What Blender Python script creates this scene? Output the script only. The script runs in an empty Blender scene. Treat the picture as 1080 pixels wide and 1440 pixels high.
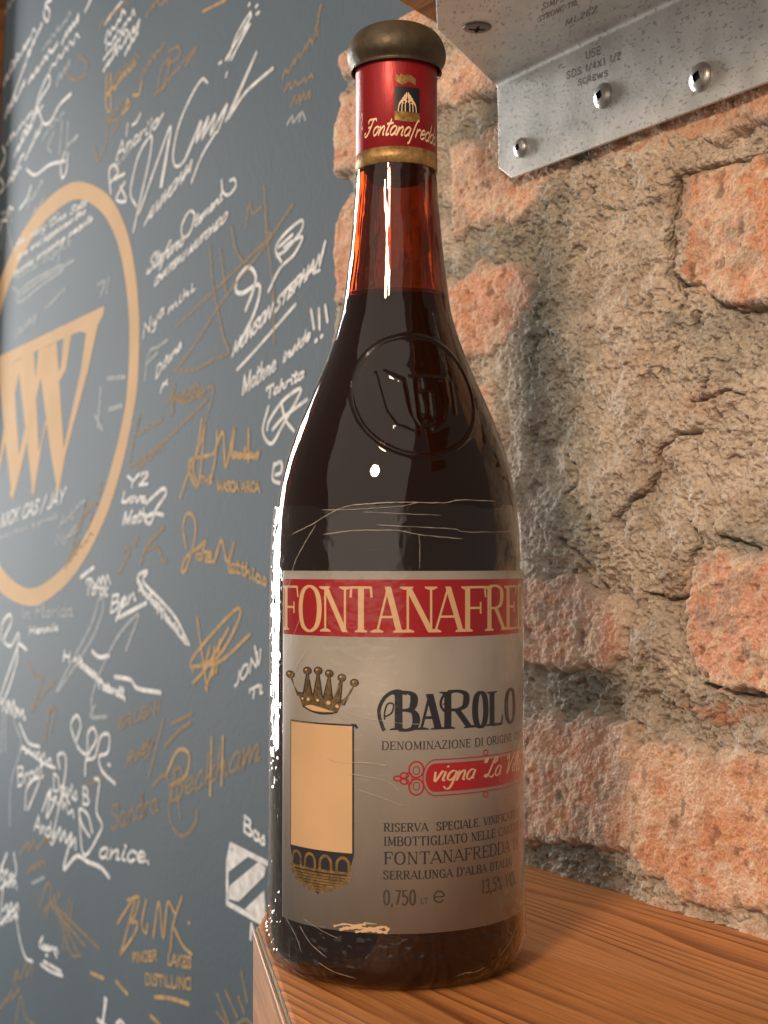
import bpy, bmesh, math, random
import numpy as np
from mathutils import Vector
random.seed(7); RNG = np.random.RandomState(11)
scene = bpy.context.scene
COL = scene.collection

# ------------------------------------------------------------------ camera
FPX, CX, CY = 2000.0, 540.0, 720.0          # photograph pixels
TILT = math.radians(2.0)
HC = 0.1306                                  # camera height over the shelf top
cam_d = bpy.data.cameras.new("camera"); cam = bpy.data.objects.new("camera", cam_d); COL.objects.link(cam)
cam_d.sensor_fit = 'VERTICAL'; cam_d.sensor_height = 36.0; cam_d.lens = 50.0
cam.location = (0, 0, HC); cam.rotation_euler = (math.pi/2 + TILT, 0, 0)
cam_d.clip_start = 0.01; cam_d.clip_end = 50
cam_d.dof.use_dof = True; cam_d.dof.focus_distance = 0.47; cam_d.dof.aperture_fstop = 24.0
scene.camera = cam

# ------------------------------------------------------------------ world and lamps
w = bpy.data.worlds.new("World"); scene.world = w; w.use_nodes = True
bg = w.node_tree.nodes["Background"]; bg.inputs[0].default_value = (0.66, 0.57, 0.48, 1); bg.inputs[1].default_value = 0.25
def look(o, tgt):
    o.rotation_euler = (Vector(tgt) - o.location).to_track_quat('-Z', 'Y').to_euler()
def area(name, loc, tgt, sx, sy, power, color):
    l = bpy.data.lights.new(name, 'AREA'); l.shape = 'RECTANGLE'; l.size = sx; l.size_y = sy
    l.energy = power; l.color = color
    o = bpy.data.objects.new(name, l); COL.objects.link(o); o.location = loc; look(o, tgt); return o
area('window_daylight', (-1.35, 2.20, 0.38), (0.0, 0.47, 0.14), 0.34, 1.20, 34, (1.0, 0.975, 0.93))
area('ceiling_light', (-1.05, -1.35, 1.45), (0.0, 0.5, 0.12), 3.8, 3.4, 28, (1.0, 0.86, 0.72))
pl = bpy.data.lights.new('pendant_bulb', 'POINT'); pl.energy = 33; pl.color = (1.0, 0.68, 0.43); pl.shadow_soft_size = 0.09
plo = bpy.data.objects.new('pendant_bulb', pl); COL.objects.link(plo); plo.location = (-0.42, -0.52, 0.70)
scene.view_settings.view_transform = 'Standard'; scene.view_settings.look = 'None'
scene.view_settings.exposure = 0.30; scene.view_settings.gamma = 1.0
scene.cycles.max_bounces = 14; scene.cycles.transmission_bounces = 12; scene.cycles.transparent_max_bounces = 24
scene.cycles.glossy_bounces = 6

# ------------------------------------------------------------------ pixel helpers (photograph pixel -> point in the place)
ct, st = math.cos(TILT), math.sin(TILT)
def ray(x, y):
    a = (np.asarray(x, float) - CX) / FPX; b = (CY - np.asarray(y, float)) / FPX
    return np.stack([a, ct - b*st, st + b*ct], -1)
C0 = np.array([0, 0, HC])
def at_z(x, y, z):
    r = ray(x, y); s = (z - HC) / r[..., 2]; return C0 + r*s[..., None]
_p1, _p2 = at_z(741, 1218, 0.0), at_z(1080, 1324, 0.0)
W0 = (_p1 + _p2) / 2; W0[2] = 0
WA = math.radians(32.0)
DU = np.array([-math.sin(WA), math.cos(WA), 0.0])      # along the wall, away from the viewer
NU = np.array([-math.cos(WA), -math.sin(WA), 0.0])     # out of the wall
def to_wall(x, y, h=0.0):
    """pixel -> (u, v) on the plane h in front of the wall face"""
    r = ray(x, y); s = ((W0 + NU*h - C0) @ NU) / (r @ NU)
    P = C0 + r*s[..., None]; return (P - W0) @ DU, P[..., 2]
def wall_pt(u, v, h):
    u = np.asarray(u, float); v = np.asarray(v, float); h = np.asarray(h, float) + 0*u
    P = W0 + u[..., None]*DU + h[..., None]*NU
    P[..., 2] = v; return P

# ------------------------------------------------------------------ object helpers
def link(o, parent=None):
    COL.objects.link(o)
    if parent: o.parent = parent
    return o
def props(o, label=None, cat=None, group=None, kind=None):
    if label: o['label'] = label
    if cat: o['category'] = cat
    if group: o['group'] = group
    if kind: o['kind'] = kind
    return o
def thing(name, loc, label, cat, group=None, kind=None):
    o = bpy.data.objects.new(name, None); o.location = loc; o.empty_display_size = 0.02
    return props(link(o), label, cat, group, kind)
def mesh_obj(name, V, F, mat, parent=None, smooth=False, label=None):
    """V in world coordinates; parent empties are unrotated, so subtract their place"""
    me = bpy.data.meshes.new(name)
    V = np.asarray(V, float)
    off = np.zeros(3); p = parent
    while p is not None: off += np.array(p.location); p = p.parent
    me.from_pydata((V - off).tolist(), [], F); me.update()
    if smooth: me.polygons.foreach_set('use_smooth', [True]*len(me.polygons))
    me.materials.append(mat)
    o = bpy.data.objects.new(name, me); link(o, parent)
    if label: o['label'] = label
    return o
def fast_grid(name, P, mask, mat, parent, col=None, smooth=True, flip=False):
    n, m, _ = P.shape
    idx = np.arange(n*m).reshape(n, m)
    a, b, c, d = idx[:-1, :-1], idx[1:, :-1], idx[1:, 1:], idx[:-1, 1:]
    fm = mask[:-1, :-1] & mask[1:, :-1] & mask[1:, 1:] & mask[:-1, 1:]
    q = np.stack([a[fm], b[fm], c[fm], d[fm]], 1)
    if flip: q = q[:, ::-1]
    used = np.zeros(n*m, bool); used[q.ravel()] = True
    remap = np.cumsum(used) - 1
    V = P.reshape(-1, 3)[used].copy(); q = remap[q]
    off = np.zeros(3); p = parent
    while p is not None: off += np.array(p.location); p = p.parent
    V -= off
    me = bpy.data.meshes.new(name)
    me.vertices.add(len(V)); me.vertices.foreach_set('co', V.astype(np.float32).ravel())
    me.loops.add(q.size); me.loops.foreach_set('vertex_index', q.astype(np.int32).ravel())
    me.polygons.add(len(q)); me.polygons.foreach_set('loop_start', (np.arange(len(q))*4).astype(np.int32))
    me.polygons.foreach_set('loop_total', np.full(len(q), 4, np.int32))
    if smooth: me.polygons.foreach_set('use_smooth', np.ones(len(q), bool))
    me.update(calc_edges=True)
    if col is not None:
        ca = me.color_attributes.new('tint', 'FLOAT_COLOR', 'POINT')
        cc = np.ones((len(V), 4), np.float32); cc[:, :3] = col.reshape(-1, 3)[used]
        ca.data.foreach_set('color', cc.ravel())
    me.materials.append(mat)
    o = bpy.data.objects.new(name, me); link(o, parent); return o

# ------------------------------------------------------------------ numpy noise
def vnoise(x, y, seed=0):
    r = np.random.RandomState(seed); T = r.rand(257, 257)
    x = x + 1000.37; y = y + 1000.71
    xi = np.floor(x).astype(int); yi = np.floor(y).astype(int); fx = x - xi; fy = y - yi
    fx = fx*fx*fx*(fx*(fx*6-15)+10); fy = fy*fy*fy*(fy*(fy*6-15)+10)
    xi %= 256; yi %= 256
    return (T[xi, yi]*(1-fx)+T[xi+1, yi]*fx)*(1-fy) + (T[xi, yi+1]*(1-fx)+T[xi+1, yi+1]*fx)*fy
def fbm(x, y, o=4, seed=0, g=0.5):
    s = 0; a = 1; t = 0
    for k in range(o):
        s = s + a*vnoise(x*2**k, y*2**k, seed+k*13); t += a; a *= g
    return s/t
def sst(a, b, x):
    t = np.clip((x-a)/(b-a), 0, 1); return t*t*(3-2*t)
def sdf_poly(px, py, poly):
    """positive inside"""
    d = np.full(px.shape, 1e9); ins = np.zeros(px.shape, bool); n = len(poly)
    for i in range(n):
        x0, y0 = poly[i]; x1, y1 = poly[(i+1) % n]
        ex, ey = x1-x0, y1-y0; L = ex*ex+ey*ey+1e-18
        t = np.clip(((px-x0)*ex+(py-y0)*ey)/L, 0, 1)
        d = np.minimum(d, np.hypot(px-x0-t*ex, py-y0-t*ey))
        c = ((y0 > py) != (y1 > py))
        xx = x0 + (py-y0)*ex/(ey if abs(ey) > 1e-12 else 1e-12)
        ins ^= c & (px < xx)
    return np.where(ins, d, -d)
def d_line(px, py, pts):
    d = np.full(px.shape, 1e9)
    for (x0, y0), (x1, y1) in zip(pts[:-1], pts[1:]):
        ex, ey = x1-x0, y1-y0; L = ex*ex+ey*ey+1e-18
        t = np.clip(((px-x0)*ex+(py-y0)*ey)/L, 0, 1)
        d = np.minimum(d, np.hypot(px-x0-t*ex, py-y0-t*ey))
    return d

# ------------------------------------------------------------------ materials
def new_mat(name):
    m = bpy.data.materials.new(name); m.use_nodes = True
    nt = m.node_tree; b = nt.nodes['Principled BSDF']; return m, nt, b
def N(nt, t, **kw):
    n = nt.nodes.new(t)
    for k, v in kw.items():
        if hasattr(n, k): setattr(n, k, v)
        else: n.inputs[k].default_value = v
    return n
def simple(name, col, rough=0.5, metal=0.0, bump=None, spec=0.5, vary=0.0, vscale=40):
    m, nt, b = new_mat(name)
    b.inputs['Base Color'].default_value = (*col, 1); b.inputs['Roughness'].default_value = rough
    b.inputs['Metallic'].default_value = metal; b.inputs['Specular IOR Level'].default_value = spec
    if vary:
        tc = N(nt, 'ShaderNodeTexCoord'); nz = N(nt, 'ShaderNodeTexNoise'); nz.inputs['Scale'].default_value = vscale; nz.inputs['Detail'].default_value = 5
        nt.links.new(tc.outputs['Object'], nz.inputs['Vector'])
        r = N(nt, 'ShaderNodeValToRGB'); r.color_ramp.elements[0].position = .3; r.color_ramp.elements[1].position = .7
        r.color_ramp.elements[0].color = (*[c*(1-vary) for c in col], 1); r.color_ramp.elements[1].color = (*[min(1, c*(1+vary)) for c in col], 1)
        nt.links.new(nz.outputs['Fac'], r.inputs['Fac']); nt.links.new(r.outputs['Color'], b.inputs['Base Color'])
    if bump:
        tc = N(nt, 'ShaderNodeTexCoord'); nz = N(nt, 'ShaderNodeTexNoise'); nz.inputs['Scale'].default_value = bump[0]; nz.inputs['Detail'].default_value = 6
        bp = N(nt, 'ShaderNodeBump'); bp.inputs['Distance'].default_value = bump[1]; bp.inputs['Strength'].default_value = 1
        nt.links.new(tc.outputs['Object'], nz.inputs['Vector']); nt.links.new(nz.outputs['Fac'], bp.inputs['Height']); nt.links.new(bp.outputs['Normal'], b.inputs['Normal'])
    return m
def masonry(name, rough=0.92, s1=900, bd=0.00035):
    m, nt, b = new_mat(name); b.inputs['Roughness'].default_value = rough; b.inputs['Specular IOR Level'].default_value = 0.25
    at = N(nt, 'ShaderNodeAttribute'); at.attribute_name = 'tint'
    ge = N(nt, 'ShaderNodeNewGeometry')
    nz = N(nt, 'ShaderNodeTexNoise'); nz.inputs['Scale'].default_value = s1; nz.inputs['Detail'].default_value = 4
    nt.links.new(ge.outputs['Position'], nz.inputs['Vector'])
    mr = N(nt, 'ShaderNodeMapRange'); mr.inputs['From Min'].default_value = .25; mr.inputs['From Max'].default_value = .75
    mr.inputs['To Min'].default_value = .72; mr.inputs['To Max'].default_value = 1.25
    nt.links.new(nz.outputs['Fac'], mr.inputs['Value'])
    mx = N(nt, 'ShaderNodeVectorMath', operation='SCALE')
    nt.links.new(at.outputs['Color'], mx.inputs[0]); nt.links.new(mr.outputs[0], mx.inputs['Scale'])
    nt.links.new(mx.outputs[0], b.inputs['Base Color'])
    n2 = N(nt, 'ShaderNodeTexNoise'); n2.inputs['Scale'].default_value = s1*0.8; n2.inputs['Detail'].default_value = 5
    nt.links.new(ge.outputs['Position'], n2.inputs['Vector'])
    bp = N(nt, 'ShaderNodeBump'); bp.inputs['Distance'].default_value = bd; bp.inputs['Strength'].default_value = 1
    vo = N(nt, 'ShaderNodeTexVoronoi'); vo.inputs['Scale'].default_value = s1*.85; nt.links.new(ge.outputs['Position'], vo.inputs['Vector'])
    vm = N(nt, 'ShaderNodeMath', operation='MULTIPLY_ADD'); vm.inputs[1].default_value = -.75; nt.links.new(vo.outputs['Distance'], vm.inputs[0]); nt.links.new(n2.outputs['Fac'], vm.inputs[2])
    nt.links.new(vm.outputs[0], bp.inputs['Height']); nt.links.new(bp.outputs['Normal'], b.inputs['Normal'])
    return m
M_brick = masonry('brick_clay', bd=.00055); M_mortar = masonry('lime_mortar', s1=620, bd=0.0015)

def wood(name, c_dark, c_mid, c_light, ring=150, rough=0.5, seed=0.0, fine=1.0):
    """object X is the grain direction"""
    m, nt, b = new_mat(name); L = nt.links.new
    tc = N(nt, 'ShaderNodeTexCoord')
    mp = N(nt, 'ShaderNodeMapping'); mp.inputs['Scale'].default_value = (0.13, 1, 1); mp.inputs['Location'].default_value = (seed, seed*.7, 0)
    L(tc.outputs['Object'], mp.inputs['Vector'])
    n1 = N(nt, 'ShaderNodeTexNoise'); n1.inputs['Scale'].default_value = 14; n1.inputs['Detail'].default_value = 2
    L(mp.outputs[0], n1.inputs['Vector'])
    sx = N(nt, 'ShaderNodeSeparateXYZ'); L(mp.outputs[0], sx.inputs[0])
    a1 = N(nt, 'ShaderNodeMath', operation='MULTIPLY'); a1.inputs[1].default_value = 0.085; L(n1.outputs['Fac'], a1.inputs[0])
    a2 = N(nt, 'ShaderNodeMath', operation='ADD'); L(sx.outputs['Y'], a2.inputs[0]); L(a1.outputs[0], a2.inputs[1])
    a3 = N(nt, 'ShaderNodeMath', operation='MULTIPLY'); a3.inputs[1].default_value = ring; L(a2.outputs[0], a3.inputs[0])
    fr = N(nt, 'ShaderNodeMath', operation='FRACT'); L(a3.outputs[0], fr.inputs[0])
    r = N(nt, 'ShaderNodeValToRGB'); cr = r.color_ramp
    cr.elements[0].position = 0.0; cr.elements[0].color = (*c_light, 1)
    cr.elements[1].position = 0.55; cr.elements[1].color = (*c_mid, 1)
    e = cr.elements.new(0.86); e.color = (*c_dark, 1)
    e = cr.elements.new(0.95); e.color = (*c_dark, 1)
    e = cr.elements.new(1.0); e.color = (*c_light, 1)
    L(fr.outputs[0], r.inputs['Fac'])
    mp2 = N(nt, 'ShaderNodeMapping'); mp2.inputs['Scale'].default_value = (0.04, 1, 1); L(tc.outputs['Object'], mp2.inputs['Vector'])
    n2 = N(nt, 'ShaderNodeTexNoise'); n2.inputs['Scale'].default_value = 900*fine; n2.inputs['Detail'].default_value = 4; L(mp2.outputs[0], n2.inputs['Vector'])
    n3 = N(nt, 'ShaderNodeTexNoise'); n3.inputs['Scale'].default_value = 22; n3.inputs['Detail'].default_value = 4; L(mp.outputs[0], n3.inputs['Vector'])
    mr = N(nt, 'ShaderNodeMapRange'); mr.inputs['From Min'].default_value = .3; mr.inputs['From Max'].default_value = .7; mr.inputs['To Min'].default_value = .72; mr.inputs['To Max'].default_value = 1.2
    L(n2.outputs['Fac'], mr.inputs['Value'])
    mr3 = N(nt, 'ShaderNodeMapRange'); mr3.inputs['From Min'].default_value = .3; mr3.inputs['From Max'].default_value = .7; mr3.inputs['To Min'].default_value = .7; mr3.inputs['To Max'].default_value = 1.2
    L(n3.outputs['Fac'], mr3.inputs['Value'])
    mu = N(nt, 'ShaderNodeMath', operation='MULTIPLY'); L(mr.outputs[0], mu.inputs[0]); L(mr3.outputs[0], mu.inputs[1])
    sc = N(nt, 'ShaderNodeVectorMath', operation='SCALE'); L(r.outputs['Color'], sc.inputs[0]); L(mu.outputs[0], sc.inputs['Scale'])
    L(sc.outputs[0], b.inputs['Base Color'])
    n5 = N(nt, 'ShaderNodeTexNoise'); n5.inputs['Scale'].default_value = 38; n5.inputs['Detail'].default_value = 3; L(mp.outputs[0], n5.inputs['Vector'])
    m5 = N(nt, 'ShaderNodeMapRange'); m5.inputs['From Min'].default_value = .35; m5.inputs['From Max'].default_value = .6; m5.inputs['To Min'].default_value = .15
    L(n5.outputs['Fac'], m5.inputs['Value']); mc = N(nt, 'ShaderNodeMixRGB'); mc.inputs[1].default_value = (*[(a_+b_)/2 for a_, b_ in zip(c_mid, c_light)], 1); L(m5.outputs[0], mc.inputs[0]); L(r.outputs['Color'], mc.inputs[2]); L(mc.outputs[0], sc.inputs[0])
    b.inputs['Roughness'].default_value = rough; b.inputs['Specular IOR Level'].default_value = 0.4
    hm = N(nt, 'ShaderNodeMath', operation='SUBTRACT'); L(n2.outputs['Fac'], hm.inputs[0])
    gp = N(nt, 'ShaderNodeMapRange'); gp.inputs['From Min'].default_value = .7; gp.inputs['From Max'].default_value = .95; gp.inputs['To Max'].default_value = 1.2
    L(fr.outputs[0], gp.inputs['Value']); L(gp.outputs[0], hm.inputs[1])
    bp = N(nt, 'ShaderNodeBump'); bp.inputs['Distance'].default_value = 0.00016; L(hm.outputs[0], bp.inputs['Height']); L(bp.outputs['Normal'], b.inputs['Normal'])
    return m
M_wood = wood('pine_shelf', (0.22, 0.076, 0.020), (0.47, 0.19, 0.058), (0.53, 0.235, 0.078), ring=150, rough=0.58, seed=0.13)
M_wood2 = wood('pine_shelf_side', (0.26, 0.10, 0.035), (0.46, 0.21, 0.08), (0.50, 0.25, 0.10), ring=200, rough=0.5, seed=0.4, fine=.6)
M_wood3 = wood('pine_upper', (0.20, 0.07, 0.02), (0.50, 0.22, 0.07), (0.56, 0.27, 0.09), ring=90, rough=0.6, seed=0.9)
M_frame = wood('frame_wood', (0.10, 0.035, 0.012), (0.20, 0.075, 0.025), (0.24, 0.095, 0.035), ring=90, rough=0.5, seed=1.7)

# ================================================================== THE BRICK WALL
brick_wall = thing('brick_wall', (W0[0], W0[1], 0), 'old exposed brick wall smeared with rough beige and grey mortar behind the bottle', 'wall')
STEP = 0.00055
uR, _ = to_wall(1185, 700); uL, _ = to_wall(425, 700)
us = np.arange(float(uR), float(uL), STEP); vs = np.arange(-0.03, 0.40, STEP)
U, Vv = np.meshgrid(us, vs, indexing='ij')
def wuv(pts):
    a = np.array(pts, float); u, v = to_wall(a[:, 0], a[:, 1]); return list(zip(u.tolist(), v.tolist()))
# warped coordinates make every outline ragged
wx = U + 0.0055*(fbm(U*90, Vv*90, 4, 1)-.5)*2 + 0.0012*(fbm(U*500, Vv*500, 2, 2)-.5)*2
wy = Vv + 0.0055*(fbm(U*90, Vv*90, 4, 5)-.5)*2 + 0.0012*(fbm(U*500, Vv*500, 2, 6)-.5)*2
cx_ = U + 0.0022*(fbm(U*160, Vv*160, 3, 41)-.5)*2; cy_ = Vv + 0.0022*(fbm(U*160, Vv*160, 3, 45)-.5)*2
# ragged left end of the masonry
edge = wuv([(484,-140),(478,-60),(476,0),(475,20),(466,50),(465,87),(472,110),(466,130),(470,150),(459,185),(460,245),(480,262),(480,280),(462,322),(459,360),(463,400),(456,440),(459,470),(454,500),(452,560),(449,700),(452,900),(447,1100),(450,1300),(450,1420)])
ev = np.array([p[1] for p in edge])[::-1]; eu = np.array([p[0] for p in edge])[::-1]
uedge = np.interp(vs, ev, eu)[None, :] + 0.0010*(fbm(U*0+3, Vv*300, 3, 77)-.5)*2
de = uedge - U                                        # >0 inside
roll = -0.035*sst(0.0035, -0.0015, de)**1.3 - 0.004*sst(0.012, 0.0, de)
keep = de > -0.0016
# fine relief
g1 = fbm(U*290, Vv*380, 3, 21); g2 = fbm(U*620, Vv*800, 2, 23)
ridg = 1-np.abs(2*fbm(U*200, Vv*240, 3, 31)-1)
big = fbm(U*28, Vv*28, 3, 33); mid = fbm(U*95, Vv*95, 3, 35)
lumps = sst(.52, .78, fbm(U*210, Vv*210, 2, 37))
pits = sst(.66, .80, fbm(U*240, Vv*240, 3, 39))
# bricks, one polygon each (photograph pixels)
BR = [
 [(400,95),(400,-160),(560,-230),(600,-190),(600,50),(475,106),(430,118)],
 [(625,40),(625,-200),(760,-260),(790,-60),(700,8),(640,40)],
 [(400,160),(475,134),(612,92),(720,45),(735,110),(612,156),(475,250),(400,290)],
 [(760,40),(1200,-160),(1200,-80),(1000,-10),(830,60),(760,100)],
 [(400,325),(475,286),(606,205),(606,358),(475,422),(400,455)],
 [(634,215),(720,150),(780,120),(812,225),(760,280),(740,305),(632,335)],
 [(830,130),(1200,-60),(1200,130),(1080,165),(965,208),(860,236),(832,224)],
 [(400,500),(475,458),(600,405),(600,510),(400,590)],
 [(630,394),(670,378),(722,366),(742,385),(745,415),(742,450),(706,488),(640,505),(612,500)],
 [(956,262),(1000,238),(1080,214),(1200,180),(1200,440),(1060,432),(1015,432),(975,402),(953,385)],
 [(400,640),(690,540),(690,730),(400,800)],
 [(400,840),(690,815),(760,803),(805,815),(852,835),(882,872),(876,930),(800,946),(745,935),(690,950),(400,980)],
 [(970,802),(1000,778),(1080,775),(1200,765),(1200,1000),(1080,984),(1000,970),(978,950),(963,905),(960,860)],
 [(400,1030),(690,1015),(760,1010),(884,1014),(898,1100),(898,1196),(740,1186),(690,1186),(400,1240)],
 [(884,1040),(960,1044),(1000,1050),(1080,1066),(1200,1072),(1200,1330),(1080,1290),(935,1250),(905,1225),(884,1200)],
 [(885,1262),(935,1268),(1200,1352),(1200,1450),(885,1400)],
]
sds = [sdf_poly(wx, wy, wuv(p)) for p in BR]
sdmax = np.max(np.stack(sds), 0)
# cracks
CR = [([(1090,209),(1040,220),(1000,238),(962,246)],.0007,.006),
      ([(951,255),(950,300),(947,345),(946,385),(957,398)],.0016,.010),
      ([(957,398),(985,402),(1012,430),(1090,437)],.0007,.004),
      ([(1045,548),(1000,556),(975,566)],.0006,.004),([(985,610),(960,612),(932,636),(926,665),(908,690),(888,706),(870,728)],.0008,.005),
      ([(968,733),(985,765),(966,800),(968,842),(940,846),(905,834)],.0009,.006),
      ([(960,865),(960,920),(980,962),(1030,975),(1090,984)],.0010,.007),
      ([(1003,738),(1012,752),(1040,766),(1090,780)],.0007,.004),
      ([(800,640),(815,655),(812,685),(800,700)],.0008,.003),([(790,760),(830,790),(850,845)],.0010,.004),
      ([(905,905),(900,940),(890,950)],.0005,.003),([(945,870),(950,905),(962,925)],.0006,.003),
      ([(776,240),(820,285),(870,300),(930,285)],.0006,.002)]
crk = 0*U
for pts, wd, dp in CR:
    d = d_line(cx_, cy_, wuv(pts)); crk += dp*np.exp(-(d/wd)**2)*(0.6+0.8*mid)
def blob(x, y, rx, ry, soft=1.0):
    u, v = to_wall(x, y); s = abs(float(to_wall(x+10, y)[0]) - float(u))/10; t = abs(float(to_wall(x, y+10)[1])-float(v))/10
    q = ((wx-float(u))/(rx*s))**2 + ((wy-float(v))/(ry*t))**2
    return np.exp(-q**soft)
# raised plaster skin in the middle, recessed joints elsewhere
skin = np.clip(blob(870,450,120,230,2)+blob(1000,620,110,140,2)+blob(880,740,110,90,2)+blob(760,600,60,180,2)+.8*blob(880,250,130,40,2), 0, 1)
grit = 0.45+0.75*np.clip(blob(800,290,110,50)+blob(960,460,70,60)+blob(1020,540,60,90)+blob(760,400,40,150)+blob(810,1210,100,30)+blob(830,970,80,40)+blob(950,1000,70,60)+blob(830,800,60,60), 0, 1)
Hm = -0.0045 + 0.0060*skin + 0.0035*(big-.5)*2 + 0.0022*(mid-.5)*2 + 0.0011*sst(.47,.51,fbm(U*46, Vv*46, 4, 47)) + 0.0008*sst(.50,.53,fbm(U*80, Vv*80, 4, 49)) + grit*(0.0015*(g1-.5)*2 + 0.0014*(g2-.5)*2) + 0.0002*ridg + grit*0.0009*lumps - 0.0018*pits*grit - crk
plate = sst(-.001, .0015, sdf_poly(cx_, cy_, wuv([(985,612),(932,636),(926,665),(888,706),(860,760),(1000,735),(1200,770),(1200,560),(1045,552)])))
Hm += -0.0016*plate
# knob of mortar hanging over the joint
Hm += 0.004*blob(923,1045,22,24,2) + 0.003*blob(905,900,40,40,1)
Hm -= 0.0022*blob(855,862,30,40)
h_mort = Hm - 0.010*sst(0.004, 0.010, sdmax) + roll
grey = np.clip(blob(775,480,48,120)+blob(790,580,40,90)+.8*blob(800,730,90,70)+blob(770,840,40,25)+blob(815,975,80,36)+blob(800,1210,90,38)+.7*blob(760,300,60,40)+.6*blob(985,455,80,18)+.7*blob(1050,760,60,30)+.6*blob(1010,1000,90,30)+.9*blob(680,370,70,40)+.9*blob(660,175,60,30)+.7*blob(475,270,20,30)+.8*blob(470,122,20,16)+.5*blob(470,445,20,20)+.5*blob(1030,500,60,40), 0, 1)  # grey mortar patches; the band beside the bottle also paints in its cast shadow
grey = np.clip(grey*1.15*(0.55+0.9*fbm(U*70, Vv*70, 4, 61))-.05, 0, 1)
def mix(a, b, t): return a*(1-t[..., None]) + b*t[..., None]
A = lambda *c: np.array(c, float)
cm = np.ones(U.shape+(3,))*A(.47,.415,.35)
cm = mix(cm, A(.66,.57,.475), np.clip(skin*.9*(.5+fbm(U*40,Vv*40,3,68)*.8), 0, 1))
cm = mix(cm, A(.64,.56,.475), sst(.45,.75,fbm(U*120,Vv*80,4,63)))
cm = mix(cm, A(.40,.31,.235), .55*sst(.5,.8,fbm(U*55,Vv*55,4,65)))
cm = mix(cm, A(.32,.32,.285), .95*grey)
cm = mix(cm, A(.17,.145,.11), .5*grey*sst(.55,.75,fbm(U*130,Vv*130,3,67)))
cm = mix(cm, A(.50,.20,.10), .75*np.clip(blob(1010,1000,60,10)+blob(980,565,30,20)*.4, 0, 1))
cm = mix(cm, A(.16,.12,.09), .6*pits*grit)
cm = mix(cm, A(.68,.56,.42), .5*sst(.72,.85,g1))
cm = mix(cm, A(.12,.085,.06), np.clip(crk/.006, 0, 1)*.5)
P = wall_pt(U, Vv, h_mort)
o = fast_grid('mortar', P, keep & (sdmax < 0.016), M_mortar, brick_wall, cm, flip=True); o['kind'] = 'stuff'
o['label'] = 'rough beige and grey lime mortar'
tones = [(.68,.43,.30),(.68,.43,.30),(.70,.44,.31),(.66,.38,.25),(.68,.42,.30),(.70,.41,.28),(.62,.31,.18),(.66,.37,.27),(.70,.37,.26),(.64,.29,.15),(.6,.33,.23),(.60,.37,.29),(.66,.33,.22),(.60,.35,.25),(.66,.32,.17),(.52,.31,.22)]
for i, (sd, tn) in enumerate(zip(sds, tones)):
    s = 100+i*17
    x0, x1 = np.where((sd > -0.006).any(1))[0][[0, -1]]; y0, y1 = np.where((sd > -0.006).any(0))[0][[0, -1]]
    sl = (slice(x0, x1+1), slice(y0, y1+1)); u_, v_, sd_ = U[sl], Vv[sl], sd[sl]
    n1 = fbm(u_*60, v_*60, 4, s); n2 = fbm(u_*200, v_*260, 3, s+3); n3 = fbm(u_*520, v_*700, 2, s+5)
    pit = sst(.68, .80, fbm(u_*190, v_*190, 3, s+7))
    rs = .55 if i > 12 else .8
    face = 0.0008 + (0.0009 if i > 12 else 0.0012)*(n1-.5)*2 + rs*(0.0008*(n2-.5)*2 + 0.0007*(n3-.5)*2) - (0.0001 if i > 12 else 0.0005)*pit
    if i in (9, 12): face += 0.0002
    h = face - 0.012*(1-sst(-0.0045, 0.0026, sd_))**1.5 - crk[sl]*(.8 if i in (9, 12) else .3) + roll[sl]
    c0 = np.ones(u_.shape+(3,))*(A(*tn)*.72+A(.74,.54,.42)*.28)
    c0 = mix(c0, A(.76,.58,.46), .70*sst(.46,.66,fbm(u_*75,v_*75,5,s+9)))
    c0 = mix(c0, A(.62,.25,.12), .5*sst(.57,.78,fbm(u_*58,v_*58,5,s+11)))
    c0 = mix(c0, A(.46,.25,.17), .45*sst(.52,.76,fbm(u_*110,v_*110,4,s+15)))
    c0 = mix(c0, A(.70,.55,.40), .75*sst(.54,.66,n2)*sst(.4,.6,fbm(u_*45,v_*45,3,s+19)))
    c0 = mix(c0, A(.36,.31,.26), .55*sst(.60,.72,fbm(u_*85,v_*85,5,s+23)) if i in (9,11,12,5,13) else 0*u_)
    c0 = mix(c0, A(.16,.10,.07), .6*pit)
    c0 = mix(c0, A(.62,.24,.10), .45*sst(.72,.80,fbm(u_*150,v_*150,3,s+29)))
    c0 = mix(c0, cm[sl], .75*sst(0.0060, -0.001, sd_))
    fast_grid('brick', wall_pt(u_, v_, h), keep[sl] & (sd_ > -0.0055), M_brick, brick_wall, c0, flip=True)

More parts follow.
